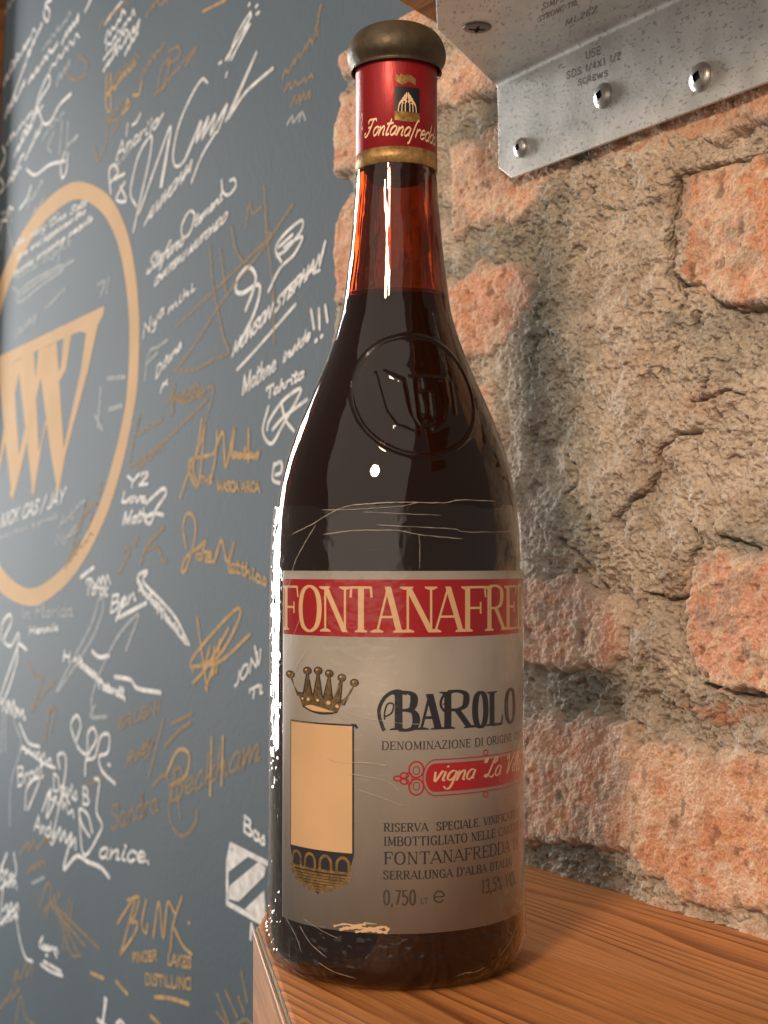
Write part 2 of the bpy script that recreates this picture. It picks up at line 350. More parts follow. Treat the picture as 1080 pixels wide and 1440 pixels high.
# ================================================================== STROKE LETTERING
# skeletons: cap height 10; prefix t thin, T thick, c curve (pen contrast); '|' separates strokes; 's' = serif positions
G = {
'A':(6.9,"t0,0 3.4,10|T3.3,10 6.8,0|t1.2,3.4 5.6,3.4","0,0 6.8,0"),
'4':(5.2,"t4.9,3 .4,3|t.4,3 3.6,10|T3.6,10 3.6,0",""),
'B':(6.4,"T1.2,0 1.2,10|c1.2,10 3.6,10 5.1,9.2 5.4,7.6 4.8,5.9 3.4,5.3 1.2,5.3|c3.2,5.3 5.2,4.7 6,2.8 5.4,.8 3.6,0 1.2,0","1,0 1,10"),
'C':(6.6,"c6,7.6 5.4,9.5 3.9,10 1.9,9 .9,6.5 .9,3.5 1.9,1 3.9,0 5.5,.6 6.2,2.4|t6,9.8 6,7.4",""),
'D':(7.2,"T1.2,0 1.2,10|c1.2,10 3.8,10 5.8,8.6 6.5,5 5.8,1.4 3.8,0 1.2,0","1,0 1,10"),
'E':(5.9,"T1.2,0 1.2,10|t1.2,9.8 5.3,9.8|t5.2,10 5.4,7.8|t1.2,5.2 4.2,5.2|t4.2,4 4.2,6.4|t1.2,.2 5.4,.2|t5.3,0 5.7,2.4","1,0 1,10"),
'F':(5.6,"T1.2,0 1.2,10|t1.2,9.8 5.3,9.8|t5.2,10 5.5,7.5|t1.2,5.2 4.2,5.2|t4.2,3.9 4.2,6.5","1.2,0 1,10"),
'G':(7.2,"c6,7.6 5.4,9.5 3.9,10 1.9,9 .9,6.5 .9,3.5 1.9,1 3.9,0 5.5,.6 6,1.2|T6,.6 6,4.2|t6,9.8 6,7.4","6,4.2"),
'H':(7.4,"T1.2,0 1.2,10|T6.2,0 6.2,10|t1.2,5.1 6.2,5.1","1.2,0 1.2,10 6.2,0 6.2,10"),
'I':(2.8,"T1.4,0 1.4,10","1.4,0 1.4,10"),
'J':(4,"c3,10 3,2 2.4,.3 1,0 .2,1","3,10"),
'K':(7,"T1.2,0 1.2,10|t1.2,4 5.8,10|T2.8,5.8 6.2,0","1.2,0 1.2,10 6.2,0"),
'L':(5.8,"T1.2,0 1.2,10|t1.2,.2 5.4,.2|t5.3,0 5.7,2.8","1.2,10 1,0"),
'M':(8.6,"t1.2,0 1.4,10|T1.4,10 4.3,1|t4.3,1 7.2,10|T7.2,10 7.4,0","1.2,0 1.2,10 7.4,0 7.4,10"),
'N':(7.2,"t1.2,0 1.2,10|T1.2,10 6,0|t6,0 6,10","1.2,0 1,10 6,10"),
'O':(7.4,"c3.7,10 1.7,9 .8,6.6 .8,3.4 1.7,1 3.7,0 5.7,1 6.6,3.4 6.6,6.6 5.7,9 3.7,10",""),
'P':(6,"T1.2,0 1.2,10|c1.2,10 3.6,10 5.2,9.2 5.6,7.4 5,5.4 3.6,4.6 1.2,4.6","1.2,0 1,10"),
'R':(6.9,"T1.2,0 1.2,10|c1.2,10 3.6,10 5.1,9.2 5.4,7.6 4.9,5.9 3.4,5.1 1.2,5.1|T3.2,5.1 6.2,0","1.2,0 1,10 6.4,0"),
'S':(5.8,"c5,8 4.4,9.5 2.9,10 1.3,9.2 .9,7.6 1.7,6 3.9,4.7 5,3 4.6,1.1 2.9,0 1.3,.6 .7,2.2|t5,9.8 5,7.8|t.7,.2 .7,2.4",""),
'T':(6.6,"T3.3,0 3.3,10|t.3,9.8 6.3,9.8|t.4,10 .2,7.6|t6.2,10 6.4,7.6","3.3,0"),
'U':(7.2,"c1.2,10 1.2,3 2,.7 3.7,0 5.4,.7 6.1,3 6.1,10","1.2,10 6.1,10"),
'V':(7,"T.4,10 3.5,0|t3.5,0 6.6,10","0.4,10 6.6,10"),
'W':(9.6,"T.4,10 2.8,0|t2.8,0 4.8,9|T4.8,9 6.9,0|t6.9,0 9,10",".4,10 9,10"),
'X':(6.6,"T.4,10 6,0|t.6,0 5.8,10",""),
'Y':(6.6,"T.4,10 3.3,4.6|t3.3,4.6 6.2,10|T3.3,4.8 3.3,0","3.3,0"),
'Z':(6.2,"t.6,9.8 5.6,9.8|T5.4,10 .8,0|t.6,.2 5.7,.2|t.6,10 .6,8|t5.7,0 5.8,2.2",""),
'0':(5.6,"c2.8,10 1.2,8.6 .8,5 1.2,1.4 2.8,0 4.4,1.4 4.8,5 4.4,8.6 2.8,10",""),
'1':(3.4,"T2,0 2,10|t.6,8.4 2,10",""),
'2':(5.4,"c.8,7.8 1.2,9.4 2.7,10 4.3,9 4.4,7.2 3,4.6 .8,.2|t.8,.2 4.8,.2",""),
'3':(5.2,"c.8,8.4 2.4,10 4.2,9 4.2,6.8 2.4,5.4|c2.4,5.4 4.4,4.6 4.6,2 3.2,.2 1.6,.1 .6,1.4",""),
'5':(5.2,"t1.2,9.8 4.6,9.8|T1.2,10 1.1,5.4|c1.1,5.4 2.8,6.2 4.4,5 4.6,2.6 3.4,.4 1.6,.1 .6,1.2",""),
'6':(5.2,"c4.4,9.2 2.8,10 1.2,8 .8,4 1.4,1 2.8,0 4.4,1.2 4.5,3.8 3,5.4 1,4",""),
'7':(5,"t.6,9.8 4.8,9.8|T4.6,10 2,0",""),
'8':(5.2,"c2.6,5.4 1,6.8 1.2,9.2 2.6,10 4,9.2 4.2,6.8 2.6,5.4 .8,3.6 .9,1 2.6,0 4.3,1 4.4,3.6 2.6,5.4",""),
'9':(5.2,"c4.4,6 2.6,4.6 .9,6 1,9 2.8,10 4.4,8.6 4.3,4 2.8,0",""),
'%':(8,"c1.8,10 .8,8.6 1.8,6.8 2.8,8.4 1.8,10|t1.6,0 6,10|c6,3.4 5,1.8 6,0 7,1.6 6,3.4",""),
',':(2,"T1,1 .6,-1.6",""),'.':(2.2,"T1,0 1,1.1",""),"'":(1.8,"T.9,10 .7,7.6",""),'"':(3.2,"T.8,10.4 .6,7.6|T2,10.4 1.8,7.6",""),
'(':(3,"c2.6,11 1.2,8 1.2,2 2.6,-1",""),')':(3,"c.4,11 1.8,8 1.8,2 .4,-1",""),'!':(2.4,"T1,3 1.2,10|T1,0 1,1",""),
'-':(4,"t.5,4 3.5,4",""),'/':(4,"t.2,-1 3.8,11",""),':':(2,"T1,1 1,2|T1,5 1,6",""),' ':(3.4,"",""),'&':(7,"c6.4,1 4,5 1.8,8 2.6,10 4.2,9 3.6,6.6 1,3.6 1.6,.6 4,.2 6.4,4",""),
'a':(5,"c4.2,4.4 2.4,5.2 .8,3.6 .8,1.2 2.2,0 3.8,1.4 4.3,4.8 4.1,1 5,.3",""),
'b':(4.8,"c.8,10 .8,0 2.4,0 4,1.2 4,3.8 2.4,5 .9,3.8",""),
'c':(4.2,"c4,4.2 2.6,5.2 .9,3.6 .9,1.2 2.4,0 4.2,1",""),
'd':(5,"c4.2,4.4 2.4,5.2 .8,3.6 .8,1.2 2.2,0 4,1.4 4.6,10 4.1,1 5,.3",""),
'e':(4.4,"c.9,2.4 3.8,3.4 3.2,5 1.6,5 .7,3 1,.8 2.6,0 4.4,1.2",""),
'f':(3.8,"c4,9.2 2.9,10 2,7 1.4,-2.6 .4,-4|t.4,4.4 3.6,4.8",""),
'g':(5,"c4.2,4.4 2.4,5.2 .8,3.6 .9,1.2 2.4,.4 4,2 4.4,4.8 3.8,-2.8 2,-4 .2,-2.6",""),
'h':(5,"c.9,10 .7,0 1.2,3 2.8,5 3.8,4 3.8,.4 5,.4",""),
'i':(2.4,"c1.2,5 1.1,.8 2.4,.4|T1.4,7 1.4,7.9",""),
'j':(2.4,"c1.4,5 1.2,-2.6 -.6,-4|T1.4,7 1.4,7.9",""),
'k':(4.6,"c.8,10 .8,0|c.8,2 3.8,5|c1.6,2.8 3.4,.2 4.6,.6",""),
'l':(2.6,"c.6,2 2.2,7 2,10 1,8 .9,1 2.6,.4",""),
'm':(7,"c.7,5 .7,0 1.4,3.4 2.8,5 3.4,3.8 3.3,0 4.2,3.6 5.4,5 6,3.8 6,.4 7,.4",""),
'n':(5,"c.7,5 .7,0 1.4,3.4 3,5 3.9,3.8 3.9,.4 5,.4",""),
'o':(4.8,"c2.6,5 .9,3.8 .9,1.2 2.4,0 4,1.4 4,3.8 2.6,5 4.8,4.4",""),
'p':(4.8,"c.9,5 .5,-4|c.9,3.6 2.6,5 4.2,3.8 4,1 2.4,0 .8,1.2",""),
'r':(3.8,"c.7,5 .8,0 1,3.4 2.4,5 3.8,4.4",""),
's':(3.8,"c.2,.4 2.4,5.4 3.2,3 3,.6 1.4,0 .4,1",""),
't':(3.4,"c1.6,9 1.3,1 2.2,0 3.4,.8|t.2,6 3.4,6.4",""),
'u':(5,"c.8,5 .8,1 2,0 3.8,1.6 4,5 4,.8 5,.4",""),
'v':(4.4,"c.6,5 2,0 3.8,5 4.4,4.6",""),
'w':(6.4,"c.6,5 1.6,0 3.2,4 4.2,0 5.8,5",""),
'x':(4.4,"c.6,5 3.8,0|c.6,0 3.8,5",""),
'y':(4.8,"c.8,5 1,1.4 2.4,.6 4,2 4.3,5 3.6,-3 2,-4 .4,-2.8",""),
'z':(4.2,"c.7,5 3.6,5 .8,0 4,0",""),
}
G['1f'] = (7,"c7.4,8 7,9.4 4.5,9.3 1.6,9.2 .6,7.8 1.4,7|c5,9.2 4,4.5 2.6,.8 .6,0 -.6,1.4 .4,2.2|c1.8,4.8 3.4,5 4.8,5.6","")
G['1l'] = (6,"c4.2,7 5.6,8.2 5.4,9.8 4,9.4 2.8,6 1.8,1.4 .4,.2 -.4,1 .8,1.4 2.8,.4 4.6,-.2 5.8,1","")
G['1v'] = (6.4,"c-.2,7.6 .6,9.6 1.8,9 2.2,5 2.3,0 4.4,5 6.6,9.8 7.4,9.6","")
G['ft'] = (3.4,"c1.9,9 1.3,1 2.2,0 3.4,.8|c-.2,6.2 1.5,6.4 4,6.9","")
def catmull(p, n=7):
    p = np.array(p, float)
    if len(p) < 3: return p
    closed = np.allclose(p[0], p[-1])
    q = np.vstack([p[-2] if closed else 2*p[0]-p[1], p, p[1] if closed else 2*p[-1]-p[-2]])
    out = []
    for i in range(1, len(q)-2):
        for k in range(n):
            t = k/n
            out.append(.5*((2*q[i])+(-q[i-1]+q[i+1])*t+(2*q[i-1]-5*q[i]+4*q[i+1]-q[i+2])*t*t+(-q[i-1]+3*q[i]-3*q[i+1]+q[i+2])*t**3))
    out.append(p[-1]); return np.array(out)
def ribbon(pts, hw):
    """list of quads (4x2) along a polyline, hw half widths; mitred"""
    pts = np.array(pts, float); keepi = [0]+[i for i in range(1, len(pts)) if np.hypot(*(pts[i]-pts[i-1])) > 1e-9]
    pts = pts[keepi]
    if len(pts) < 2: return None
    hw = np.broadcast_to(hw, (len(keepi),)) if np.ndim(hw) == 0 else np.array(hw)[keepi]
    t = np.gradient(pts, axis=0); t /= np.maximum(np.linalg.norm(t, axis=1), 1e-12)[:, None]
    nn = np.stack([-t[:, 1], t[:, 0]], 1)
    return np.stack([pts+nn*hw[:, None], pts-nn*hw[:, None]], 1)      # n,2,2
class Ink:
    """collects ribbons in flat (a, b) coordinates; each at its own hair-thin layer"""
    def __init__(s): s.V = []; s.F = []; s.k = 0
    def strip(s, R):
        if R is None: return
        b = len(s.V); n = len(R); lay = (s.k % 8); s.k += 1
        for a in R: s.V.append((*a[0], lay)); s.V.append((*a[1], lay))
        for i in range(n-1): s.F.append((b+2*i, b+2*i+1, b+2*i+3, b+2*i+2))
    def line(s, pts, w, curve=False, cap=False, n=7):
        if curve: pts = catmull(pts, n)
        s.strip(ribbon(pts, w/2))
        if cap:
            for c in (pts[0], pts[-1]): s.disc(c, w/2)
    def disc(s, c, r, ry=None, n=12, a0=0):
        b = len(s.V); lay = (s.k % 8); s.k += 1; ry = ry or r
        for i in range(n):
            a = a0+2*math.pi*i/n; s.V.append((c[0]+r*math.cos(a), c[1]+ry*math.sin(a), lay))
        s.F.append(tuple(range(b, b+n)))
    def poly(s, pts):
        b = len(s.V); lay = (s.k % 8); s.k += 1
        for p in pts: s.V.append((p[0], p[1], lay))
        s.F.append(tuple(range(b, b+len(pts))))
    def cols(s, xs, yt, yb):
        s.strip(np.stack([np.stack([xs, yt], 1), np.stack([xs, yb], 1)], 1))
    def build(s, name, mat, parent, mapf, eps, label=None):
        V = np.array(s.V); P = mapf(V[:, 0], V[:, 1], V[:, 2]*eps)
        return mesh_obj(name, P, s.F, mat, parent, label=label)
def glyph(ink, ch, org, ax, up, T, t, serif=True, uniform=None, jit=0.0):
    """org, ax (vector for one unit of x), up (vector for one unit of y); T/t are world widths"""
    ch = {'\u0191':'1f','\u0141':'1l','\u2c6f':'1v','\u0167':'ft'}.get(ch, ch)
    if ch not in G: ch = ch.upper() if ch.upper() in G else ' '
    wd, st_, sf = G[ch]
    f = lambda p: org + ax*p[0] + up*p[1]
    L = np.linalg.norm(up)
    for s_ in st_.split('|'):
        if not s_: continue
        k = s_[0]; pts = [tuple(map(float, q.split(','))) for q in s_[1:].split()]
        if jit: pts = [(a+random.uniform(-jit, jit), b+random.uniform(-jit, jit)) for a, b in pts]
        W_ = np.array([f(np.array(p)) for p in pts])
        if k == 'c': W_ = catmull(W_, 6)
        if uniform: ink.line(W_, uniform, cap=jit > 0); continue
        if k == 'c':
            tg = np.gradient(W_, axis=0); tg /= np.maximum(np.linalg.norm(tg, axis=1), 1e-12)[:, None]
            upn = up/L; ww = t + (T-t)*np.abs(tg@upn)**1.5
            ink.strip(ribbon(W_, ww/2))
        else:
            ww = T if k == 'T' else t
            a, b = W_[0], W_[-1]; axn = ax/np.linalg.norm(ax)
            hor = abs((b-a)@(up/L)) < .3*np.linalg.norm(b-a)
            if hor:
                n = max(2, int(np.linalg.norm(b-a)/0.0008)+1); Q = np.array([a+(b-a)*i/(n-1) for i in range(n)])
                ink.strip(np.stack([Q+up/L*ww/2, Q-up/L*ww/2], 1))
            else:
                n = max(2, int(abs((b-a)@axn)/0.0008)+2); Q = np.array([a+(b-a)*i/(n-1) for i in range(n)])
                ink.strip(np.stack([Q-axn*ww/2, Q+axn*ww/2], 1))
    if serif and not uniform and sf:
        for q in sf.split():
            x, y = map(float, q.split(',')); d = .42 if y < 5 else -.42
            c = f(np.array((x, y))); sw = T*1.05; axn = ax/np.linalg.norm(ax); u1 = up*d
            ink.strip(np.array([[c-axn*sw, c-axn*sw+u1*.7], [c-axn*T*.45, c-axn*T*.45+u1*1.6], [c+axn*T*.45, c+axn*T*.45+u1*1.6], [c+axn*sw, c+axn*sw+u1*.7]]))
def fit(ink, ch, u0, u1, z0, un, T, t):
    xs_ = [float(q.split(',')[0]) for k in G[ch][1].split('|') for q in k[1:].split()]
    x0, x1 = min(xs_), max(xs_); ex0 = T*.5 if ch in 'OEDFRBLPN' else T*.9; ex1 = T*.5 if ch in 'OD' else .0004
    if ch in 'TA': ex0 = T*.35; ex1 = T*.5
    sc = (u1-u0-ex0-ex1)/(x1-x0)
    glyph(ink, ch, np.array([u0+ex0-x0*sc, z0]), np.array([sc, 0.0]), np.array([0, un]), T, t)
def text(ink, s_, org, ax, up, T, t, serif=True, uniform=None, track=0.6, jit=0.0, slant=0.0):
    x = 0; org = np.array(org, float); ax = np.array(ax, float); up = np.array(up, float)
    for ch in s_:
        ch = {'\u0191':'1f','\u0141':'1l','\u2c6f':'1v','\u0167':'ft'}.get(ch, ch)
        glyph(ink, ch, org+ax*x, ax, up+ax*slant, T, t, serif, uniform, jit)
        x += G.get(ch, G.get(ch.upper(), (5,)))[0] + track
    return x
def text_w(s_, track=.6): return sum(G.get(c, G.get(c.upper(), (5,)))[0]+track for c in s_)

# ================================================================== THE BOTTLE
BX, BY = 0.0042, 0.473
bottle = thing('wine_bottle', (BX, BY, 0), 'dark amber wine bottle with red capsule and silver label on the shelf corner', 'bottle')
def w2r(wp): return BY*math.sin(math.atan(wp/FPX))
def y2z(y, dep):
    r = ray(CX, y); return HC + r[2]*dep/r[1]
prof_px = [(247,57),(275,58.5),(300,61),(330,63.5),(360,66.5),(400,71.5),(440,77),(479,88.5),(518,104),(557,121.5),(596,138.5),(634,152.5),(673,163),(712,169),(751,172.5),(802,174.5),(900,175),(1100,175.5),(1250,175.5)]
prof = []
for y, wp in prof_px:
    r = w2r(wp); prof.append((r, y2z(y, BY - r*r/BY)))
RB = w2r(175.2)
zs = np.array([p[1] for p in prof])[::-1]; rs = np.array([p[0] for p in prof])[::-1]
def smooth_r(z):
    zz = np.linspace(0.012, prof[0][1]+.055, 700)
    rr = np.interp(zz, zs, rs)
    for _ in range(40): rr[1:-1] = .25*rr[:-2]+.5*rr[1:-1]+.25*rr[2:]
    return np.interp(z, zz, rr)
Z_NECK = prof[0][1]; Z_LIP = y2z(100, .45); Z_TOP = y2z(40, .45)
def Rof(z):
    z = np.asarray(z, float); r = smooth_r(z)
    b = np.clip((0.0105-z)/0.0105, 0, 1); r = np.where(z < 0.0105, RB-0.0085*(1-np.sqrt(np.clip(1-b*b, 0, 1))), r)
    return r
# unproject a photograph pixel onto the bottle: returns angle (0 = facing camera, + = right) and height
def on_bottle(x, y, R=None):
    rr = ray(x, y); R_ = RB if R is None else R
    for _ in range(3):
        a = rr[0]**2+rr[1]**2; b = -2*(rr[0]*BX+rr[1]*BY); c = BX**2+BY**2-R_**2
        disc = b*b-4*a*c
        s = (-b-math.sqrt(max(disc, 0)))/(2*a); P_ = C0+rr*s
        if R is None: break
    return math.atan2(P_[0]-BX, -(P_[1]-BY)), P_[2]
def cyl(R, lift=0.0):
    def f(a, z, e):
        a = np.asarray(a, float); th = a/RB; r = R+lift+np.asarray(e)
        return np.stack([BX+r*np.sin(th), BY-r*np.cos(th), np.asarray(z, float)], -1)
    return f
def lab(x, y):
    th, z = on_bottle(x, y); return th*RB, z
# embossed seal on the shoulder
def relief(th, z):
    r = smooth_r(z); 
    cth, cz = SEAL
    a = (th-cth)*r; b = (z-cz)/SEALC
    d = np.hypot(a, b*1.0)
    R1 = 0.0212
    h = 0.0011*np.exp(-((d-R1)/0.00075)**2)
    h += 0.0004*sst(R1, R1-.002, d)
    q = lambda pts, wd, hh: hh*np.exp(-(d_line(a*1000, b*1000, pts)/wd)**2)
    h += q([(-13,7.5),(-11,-6),(-8,-11),(-2,-13.5)], .75, .0008)
    h += q([(-10,8),(-5,5),(-4,-6),(-2,-11)], .8, .0008)
    h += q([(-1.5,5.5),(-1.5,-8),(0,-10.5),(4,-9)], .7, .0008)
    h += q([(-1.5,5.5),(2,5.8),(2.3,2),(.8,0)], .6, .0006)
    h += q([(1.2,-1),(1.4,-6)], .6, .0007)+q([(4.2,1),(4.2,-7)], .6, .0006)
    h += q([(2,6.2),(9.5,6),(10,-2),(8,-9),(4,-12)], .8, .0007)
    h += q([(-2,9.5),(2,10.5)], .8, .0006)+q([(12,5),(12,-6)], .6, .0005)
    return .72*np.where(d < R1-.0025, h*.6+.00016, h)
_s0 = on_bottle(587, 556, w2r(121)); SEAL = (_s0[0], _s0[1]); SEALC = 0.93
nth = 720; th = np.linspace(-math.pi, math.pi, nth+1)
zz = np.concatenate([np.linspace(0, .0105, 26)[1:], np.arange(0.0112, Z_NECK+.002, 0.00042), np.arange(Z_NECK+.0024, Z_TOP-.001, .002)])
TH, ZZ = np.meshgrid(th, zz, indexing='ij')
Rr = Rof(ZZ); m_ = (np.abs(TH-SEAL[0]) < 1.2) & (np.abs(ZZ-SEAL[1]) < .03)
add = 0*Rr; add[m_] = relief(TH[m_], ZZ[m_])
wob = 0.00010*(fbm(TH*5+50, ZZ*45, 3, 88)-.5)*2*sst(.0, .1, math.pi-np.abs(TH)); Rr = Rr+add+wob
Pb = np.stack([BX+Rr*np.sin(TH), BY-Rr*np.cos(TH), ZZ], -1); Pb[-1] = Pb[0]
def glassmat():
    m, nt, b = new_mat('amber_glass')
    b.inputs['Base Color'].default_value = (1, 1, 1, 1); b.inputs['Transmission Weight'].default_value = 1; b.inputs['IOR'].default_value = 1.5
    b.inputs['Roughness'].default_value = 0.015
    va = N(nt, 'ShaderNodeVolumeAbsorption'); va.inputs['Color'].default_value = (.72, .36, .03, 1); va.inputs['Density'].default_value = 900
    nt.links.new(va.outputs[0], nt.nodes['Material Output'].inputs['Volume'])
    tc = N(nt, 'ShaderNodeTexCoord'); nz = N(nt, 'ShaderNodeTexNoise'); nz.inputs['Scale'].default_value = 55; nz.inputs['Detail'].default_value = 1
    bp = N(nt, 'ShaderNodeBump'); bp.inputs['Distance'].default_value = 0.0002; bp.inputs['Strength'].default_value = .5
    nt.links.new(tc.outputs['Object'], nz.inputs['Vector']); nt.links.new(nz.outputs['Fac'], bp.inputs['Height']); nt.links.new(bp.outputs['Normal'], b.inputs['Normal'])
    # dust specks, plus an even red diffuse veil painting warm light into the glass
    n3 = N(nt, 'ShaderNodeTexNoise'); n3.inputs['Scale'].default_value = 1500; n3.inputs['Detail'].default_value = 2
    nt.links.new(tc.outputs['Object'], n3.inputs['Vector'])
    mr = N(nt, 'ShaderNodeMapRange'); mr.inputs['From Min'].default_value = .70; mr.inputs['From Max'].default_value = .78
    nt.links.new(n3.outputs['Fac'], mr.inputs['Value'])
    df = N(nt, 'ShaderNodeBsdfDiffuse'); df.inputs['Color'].default_value = (.38, .10, .06, 1)
    ms = N(nt, 'ShaderNodeMixShader'); mm = N(nt, 'ShaderNodeMath', operation='MULTIPLY'); mm.inputs[1].default_value = .22
    nt.links.new(mr.outputs[0], mm.inputs[0]); 
    ad = N(nt, 'ShaderNodeMath', operation='ADD'); ad.inputs[1].default_value = .022; nt.links.new(mm.outputs[0], ad.inputs[0]); nt.links.new(ad.outputs[0], ms.inputs[0])
    nt.links.new(b.outputs[0], ms.inputs[1]); nt.links.new(df.outputs[0], ms.inputs[2]); nt.links.new(ms.outputs[0], nt.nodes['Material Output'].inputs['Surface'])
    return m
M_glass = glassmat()
def lathe(P, name, mat, parent, closed_bottom=None, closed_top=None, extra=None):
    pass
ZW = y2z(416, .47)
# outer wall + inner wall + base, joined into one closed glass skin
def closed_glass():
    n, m, _ = Pb.shape; n -= 1
    V = [Pb[:n].reshape(-1, 3)]; F = []
    i = np.arange(n)[:, None]; j = np.arange(m-1)[None, :]; i2 = (i+1) % n
    q = np.stack([(i*m+j), (i2*m+j), (i2*m+j+1), (i*m+j+1)], -1).reshape(-1, 4); faces = [q]
    # inner profile
    ns = 160; ti = np.linspace(-math.pi, math.pi, ns+1)[:-1]
    zi = np.linspace(ZW+.00006, Z_TOP-.001, 120); ri = np.maximum(Rof(zi)-.0030, .0085)
    ri[zi > Z_NECK+.004] = np.minimum(ri[zi > Z_NECK+.004], .0098)
    TI, ZI = np.meshgrid(ti, zi, indexing='ij'); RI = np.broadcast_to(ri, TI.shape)
    Pi = np.stack([BX+RI*np.sin(TI), BY-RI*np.cos(TI), ZI], -1)
    b0 = n*m; mi = len(zi); V.append(Pi.reshape(-1, 3))
    i = np.arange(ns)[:, None]; j = np.arange(mi-1)[None, :]; i2 = (i+1) % ns
    faces.append((b0+np.stack([(i*mi+j+1), (i2*mi+j+1), (i2*mi+j), (i*mi+j)], -1)).reshape(-1, 4))
    allV = np.concatenate(V); k = len(allV)
    extraV = [[BX, BY, ZW+.00006], [BX, BY, .0062]]           # inner floor rises, punt below
    ng = []
    for a in range(ns): ng.append((b0+a*mi, b0+((a+1) % ns)*mi, k))
    for a in range(n): ng.append((((a+1) % n)*m, a*m, k+1))
    me = bpy.data.meshes.new('glass_body')
    fl = np.concatenate(faces).tolist()
    # top annulus
    top_o = [a*m+m-1 for a in range(n)]; top_i = [b0+a*mi+mi-1 for a in range(ns)]
    for a in range(n):
        ia = int(a*ns/n) % ns; ib = int((a+1)*ns/n) % ns
        if ia == ib: fl.append([top_o[a], top_o[(a+1) % n], top_i[ia]])
        else: fl.append([top_o[a], top_o[(a+1) % n], top_i[ib], top_i[ia]])
    V_ = np.concatenate([allV, np.array(extraV)]) - np.array([BX, BY, 0])
    me.from_pydata(V_.tolist(), [], fl+[list(t_) for t_ in ng]); me.update()
    me.polygons.foreach_set('use_smooth', [True]*len(me.polygons)); me.materials.append(M_glass)
    o = bpy.data.objects.new('glass_body', me); link(o, bottle)
    o['label'] = 'glass body with round embossed seal on the shoulder'
    return o
closed_glass()
# wine
def revolve(name, prof_, mat, parent, n=128, cx=BX, cy=BY, smooth=True, label=None):
    """prof_ list of (r,z) from bottom axis to top axis"""
    V, F = [], []; m = len(prof_)
    for r, z in prof_:
        for k in range(n):
            a = 2*math.pi*k/n; V.append((cx+r*math.cos(a), cy+r*math.sin(a), z))
    for j in range(m-1):
        for k in range(n):
            k2 = (k+1) % n; F.append((j*n+k, j*n+k2, (j+1)*n+k2, (j+1)*n+k))
    if prof_[0][0] > 1e-6: F.append(tuple(range(n))[::-1])
    if prof_[-1][0] > 1e-6: F.append(tuple(range((m-1)*n, m*n)))
    return mesh_obj(name, V, F, mat, parent, smooth, label)
mw, nt, b = new_mat('red_wine'); b.inputs['Base Color'].default_value = (1, 1, 1, 1); b.inputs['Transmission Weight'].default_value = 1; b.inputs['IOR'].default_value = 0.89; b.inputs['Roughness'].default_value = 0
va = N(nt, 'ShaderNodeVolumeAbsorption'); va.inputs['Color'].default_value = (.84, .12, .05, 1); va.inputs['Density'].default_value = 62
nt.links.new(va.outputs[0], nt.nodes['Material Output'].inputs['Volume'])
zw = ZW-.00006; wz = np.linspace(.0125, zw, 90)
revolve('wine', [(0.0001, .0165), (.028, .0125)]+[(float(max(Rof(z)-.0030, .006)), float(z)) for z in wz]+[(0.0001, float(zw))], mw, bottle, smooth=True, label='dark red wine filling the bottle up to the neck')
# cork
revolve('cork', [(.0001, Z_NECK-.002), (.0094, Z_NECK-.002), (.0096, Z_TOP-.004), (.0001, Z_TOP-.004)], simple('cork', (.05, .03, .018), .8, vary=.3, vscale=200), bottle, 48, smooth=False)

# capsule -----------------------------------------------------------
rc = w2r(57.0)+.0002
def capmat(name, col, rough, metal, bumpd=.00012, sc=(3, 3, 1)):
    m, nt, b = new_mat(name); b.inputs['Base Color'].default_value = (*col, 1); b.inputs['Roughness'].default_value = rough; b.inputs['Metallic'].default_value = metal
    tc = N(nt, 'ShaderNodeTexCoord'); mp = N(nt, 'ShaderNodeMapping'); mp.inputs['Scale'].default_value = sc
    nz = N(nt, 'ShaderNodeTexNoise'); nz.inputs['Scale'].default_value = 90; nz.inputs['Detail'].default_value = 5
    bp = N(nt, 'ShaderNodeBump'); bp.inputs['Distance'].default_value = bumpd
    nt.links.new(tc.outputs['Object'], mp.inputs[0]); nt.links.new(mp.outputs[0], nz.inputs['Vector']); nt.links.new(nz.outputs['Fac'], bp.inputs['Height']); nt.links.new(bp.outputs['Normal'], b.inputs['Normal'])
    return m, nt, b
M_red, nt, b = capmat('red_foil', (.30, .012, .018), .36, .35, .00035, (1.6, 1.6, .5))
M_gold, nt, b = capmat('gold_foil', (.45, .27, .09), .5, .6, .0003, (5, 5, 5))
def mottled(nt, b, c1, c2, scale, lo=.35, hi=.65):
    tc = N(nt, 'ShaderNodeTexCoord'); nz = N(nt, 'ShaderNodeTexNoise'); nz.inputs['Scale'].default_value = scale; nz.inputs['Detail'].default_value = 6; nz.inputs['Roughness'].default_value = .65
    r = N(nt, 'ShaderNodeValToRGB'); r.color_ramp.elements[0].position = lo; r.color_ramp.elements[1].position = hi
    r.color_ramp.elements[0].color = (*c1, 1); r.color_ramp.elements[1].color = (*c2, 1)
    nt.links.new(tc.outputs['Object'], nz.inputs['Vector']); nt.links.new(nz.outputs['Fac'], r.inputs['Fac']); nt.links.new(r.outputs['Color'], b.inputs['Base Color'])
mottled(nt, b, (.22, .12, .04), (.55, .36, .14), 220)
zc0 = y2z(246, .47)-.0002
_tl = [y2z(y_, .455) for y_ in (104, 240)]
zg = y2z(229, .468-.0)            # gold / red boundary at side
def capz(y): return y2z(y, BY-.0006)
zb, zgr, zr = capz(243), capz(221), capz(108)
revolve('capsule_band', [(rc-.0003, zb), (rc+.00004, zb+.00002), (rc+.00005, zgr-.00002), (rc-.0002, zgr)], M_gold, bottle, 160, label='dull gold band at the foot of the capsule')
cps = revolve('capsule', [(rc-.0002, zb+.0006), (rc, zb+.0008), (rc, zr-.004), (rc+.0001, zr+.001), (rc+.0003, zr+.006), (rc-.001, zr+.0075)], M_red, bottle, 160, label='red foil capsule with crest')
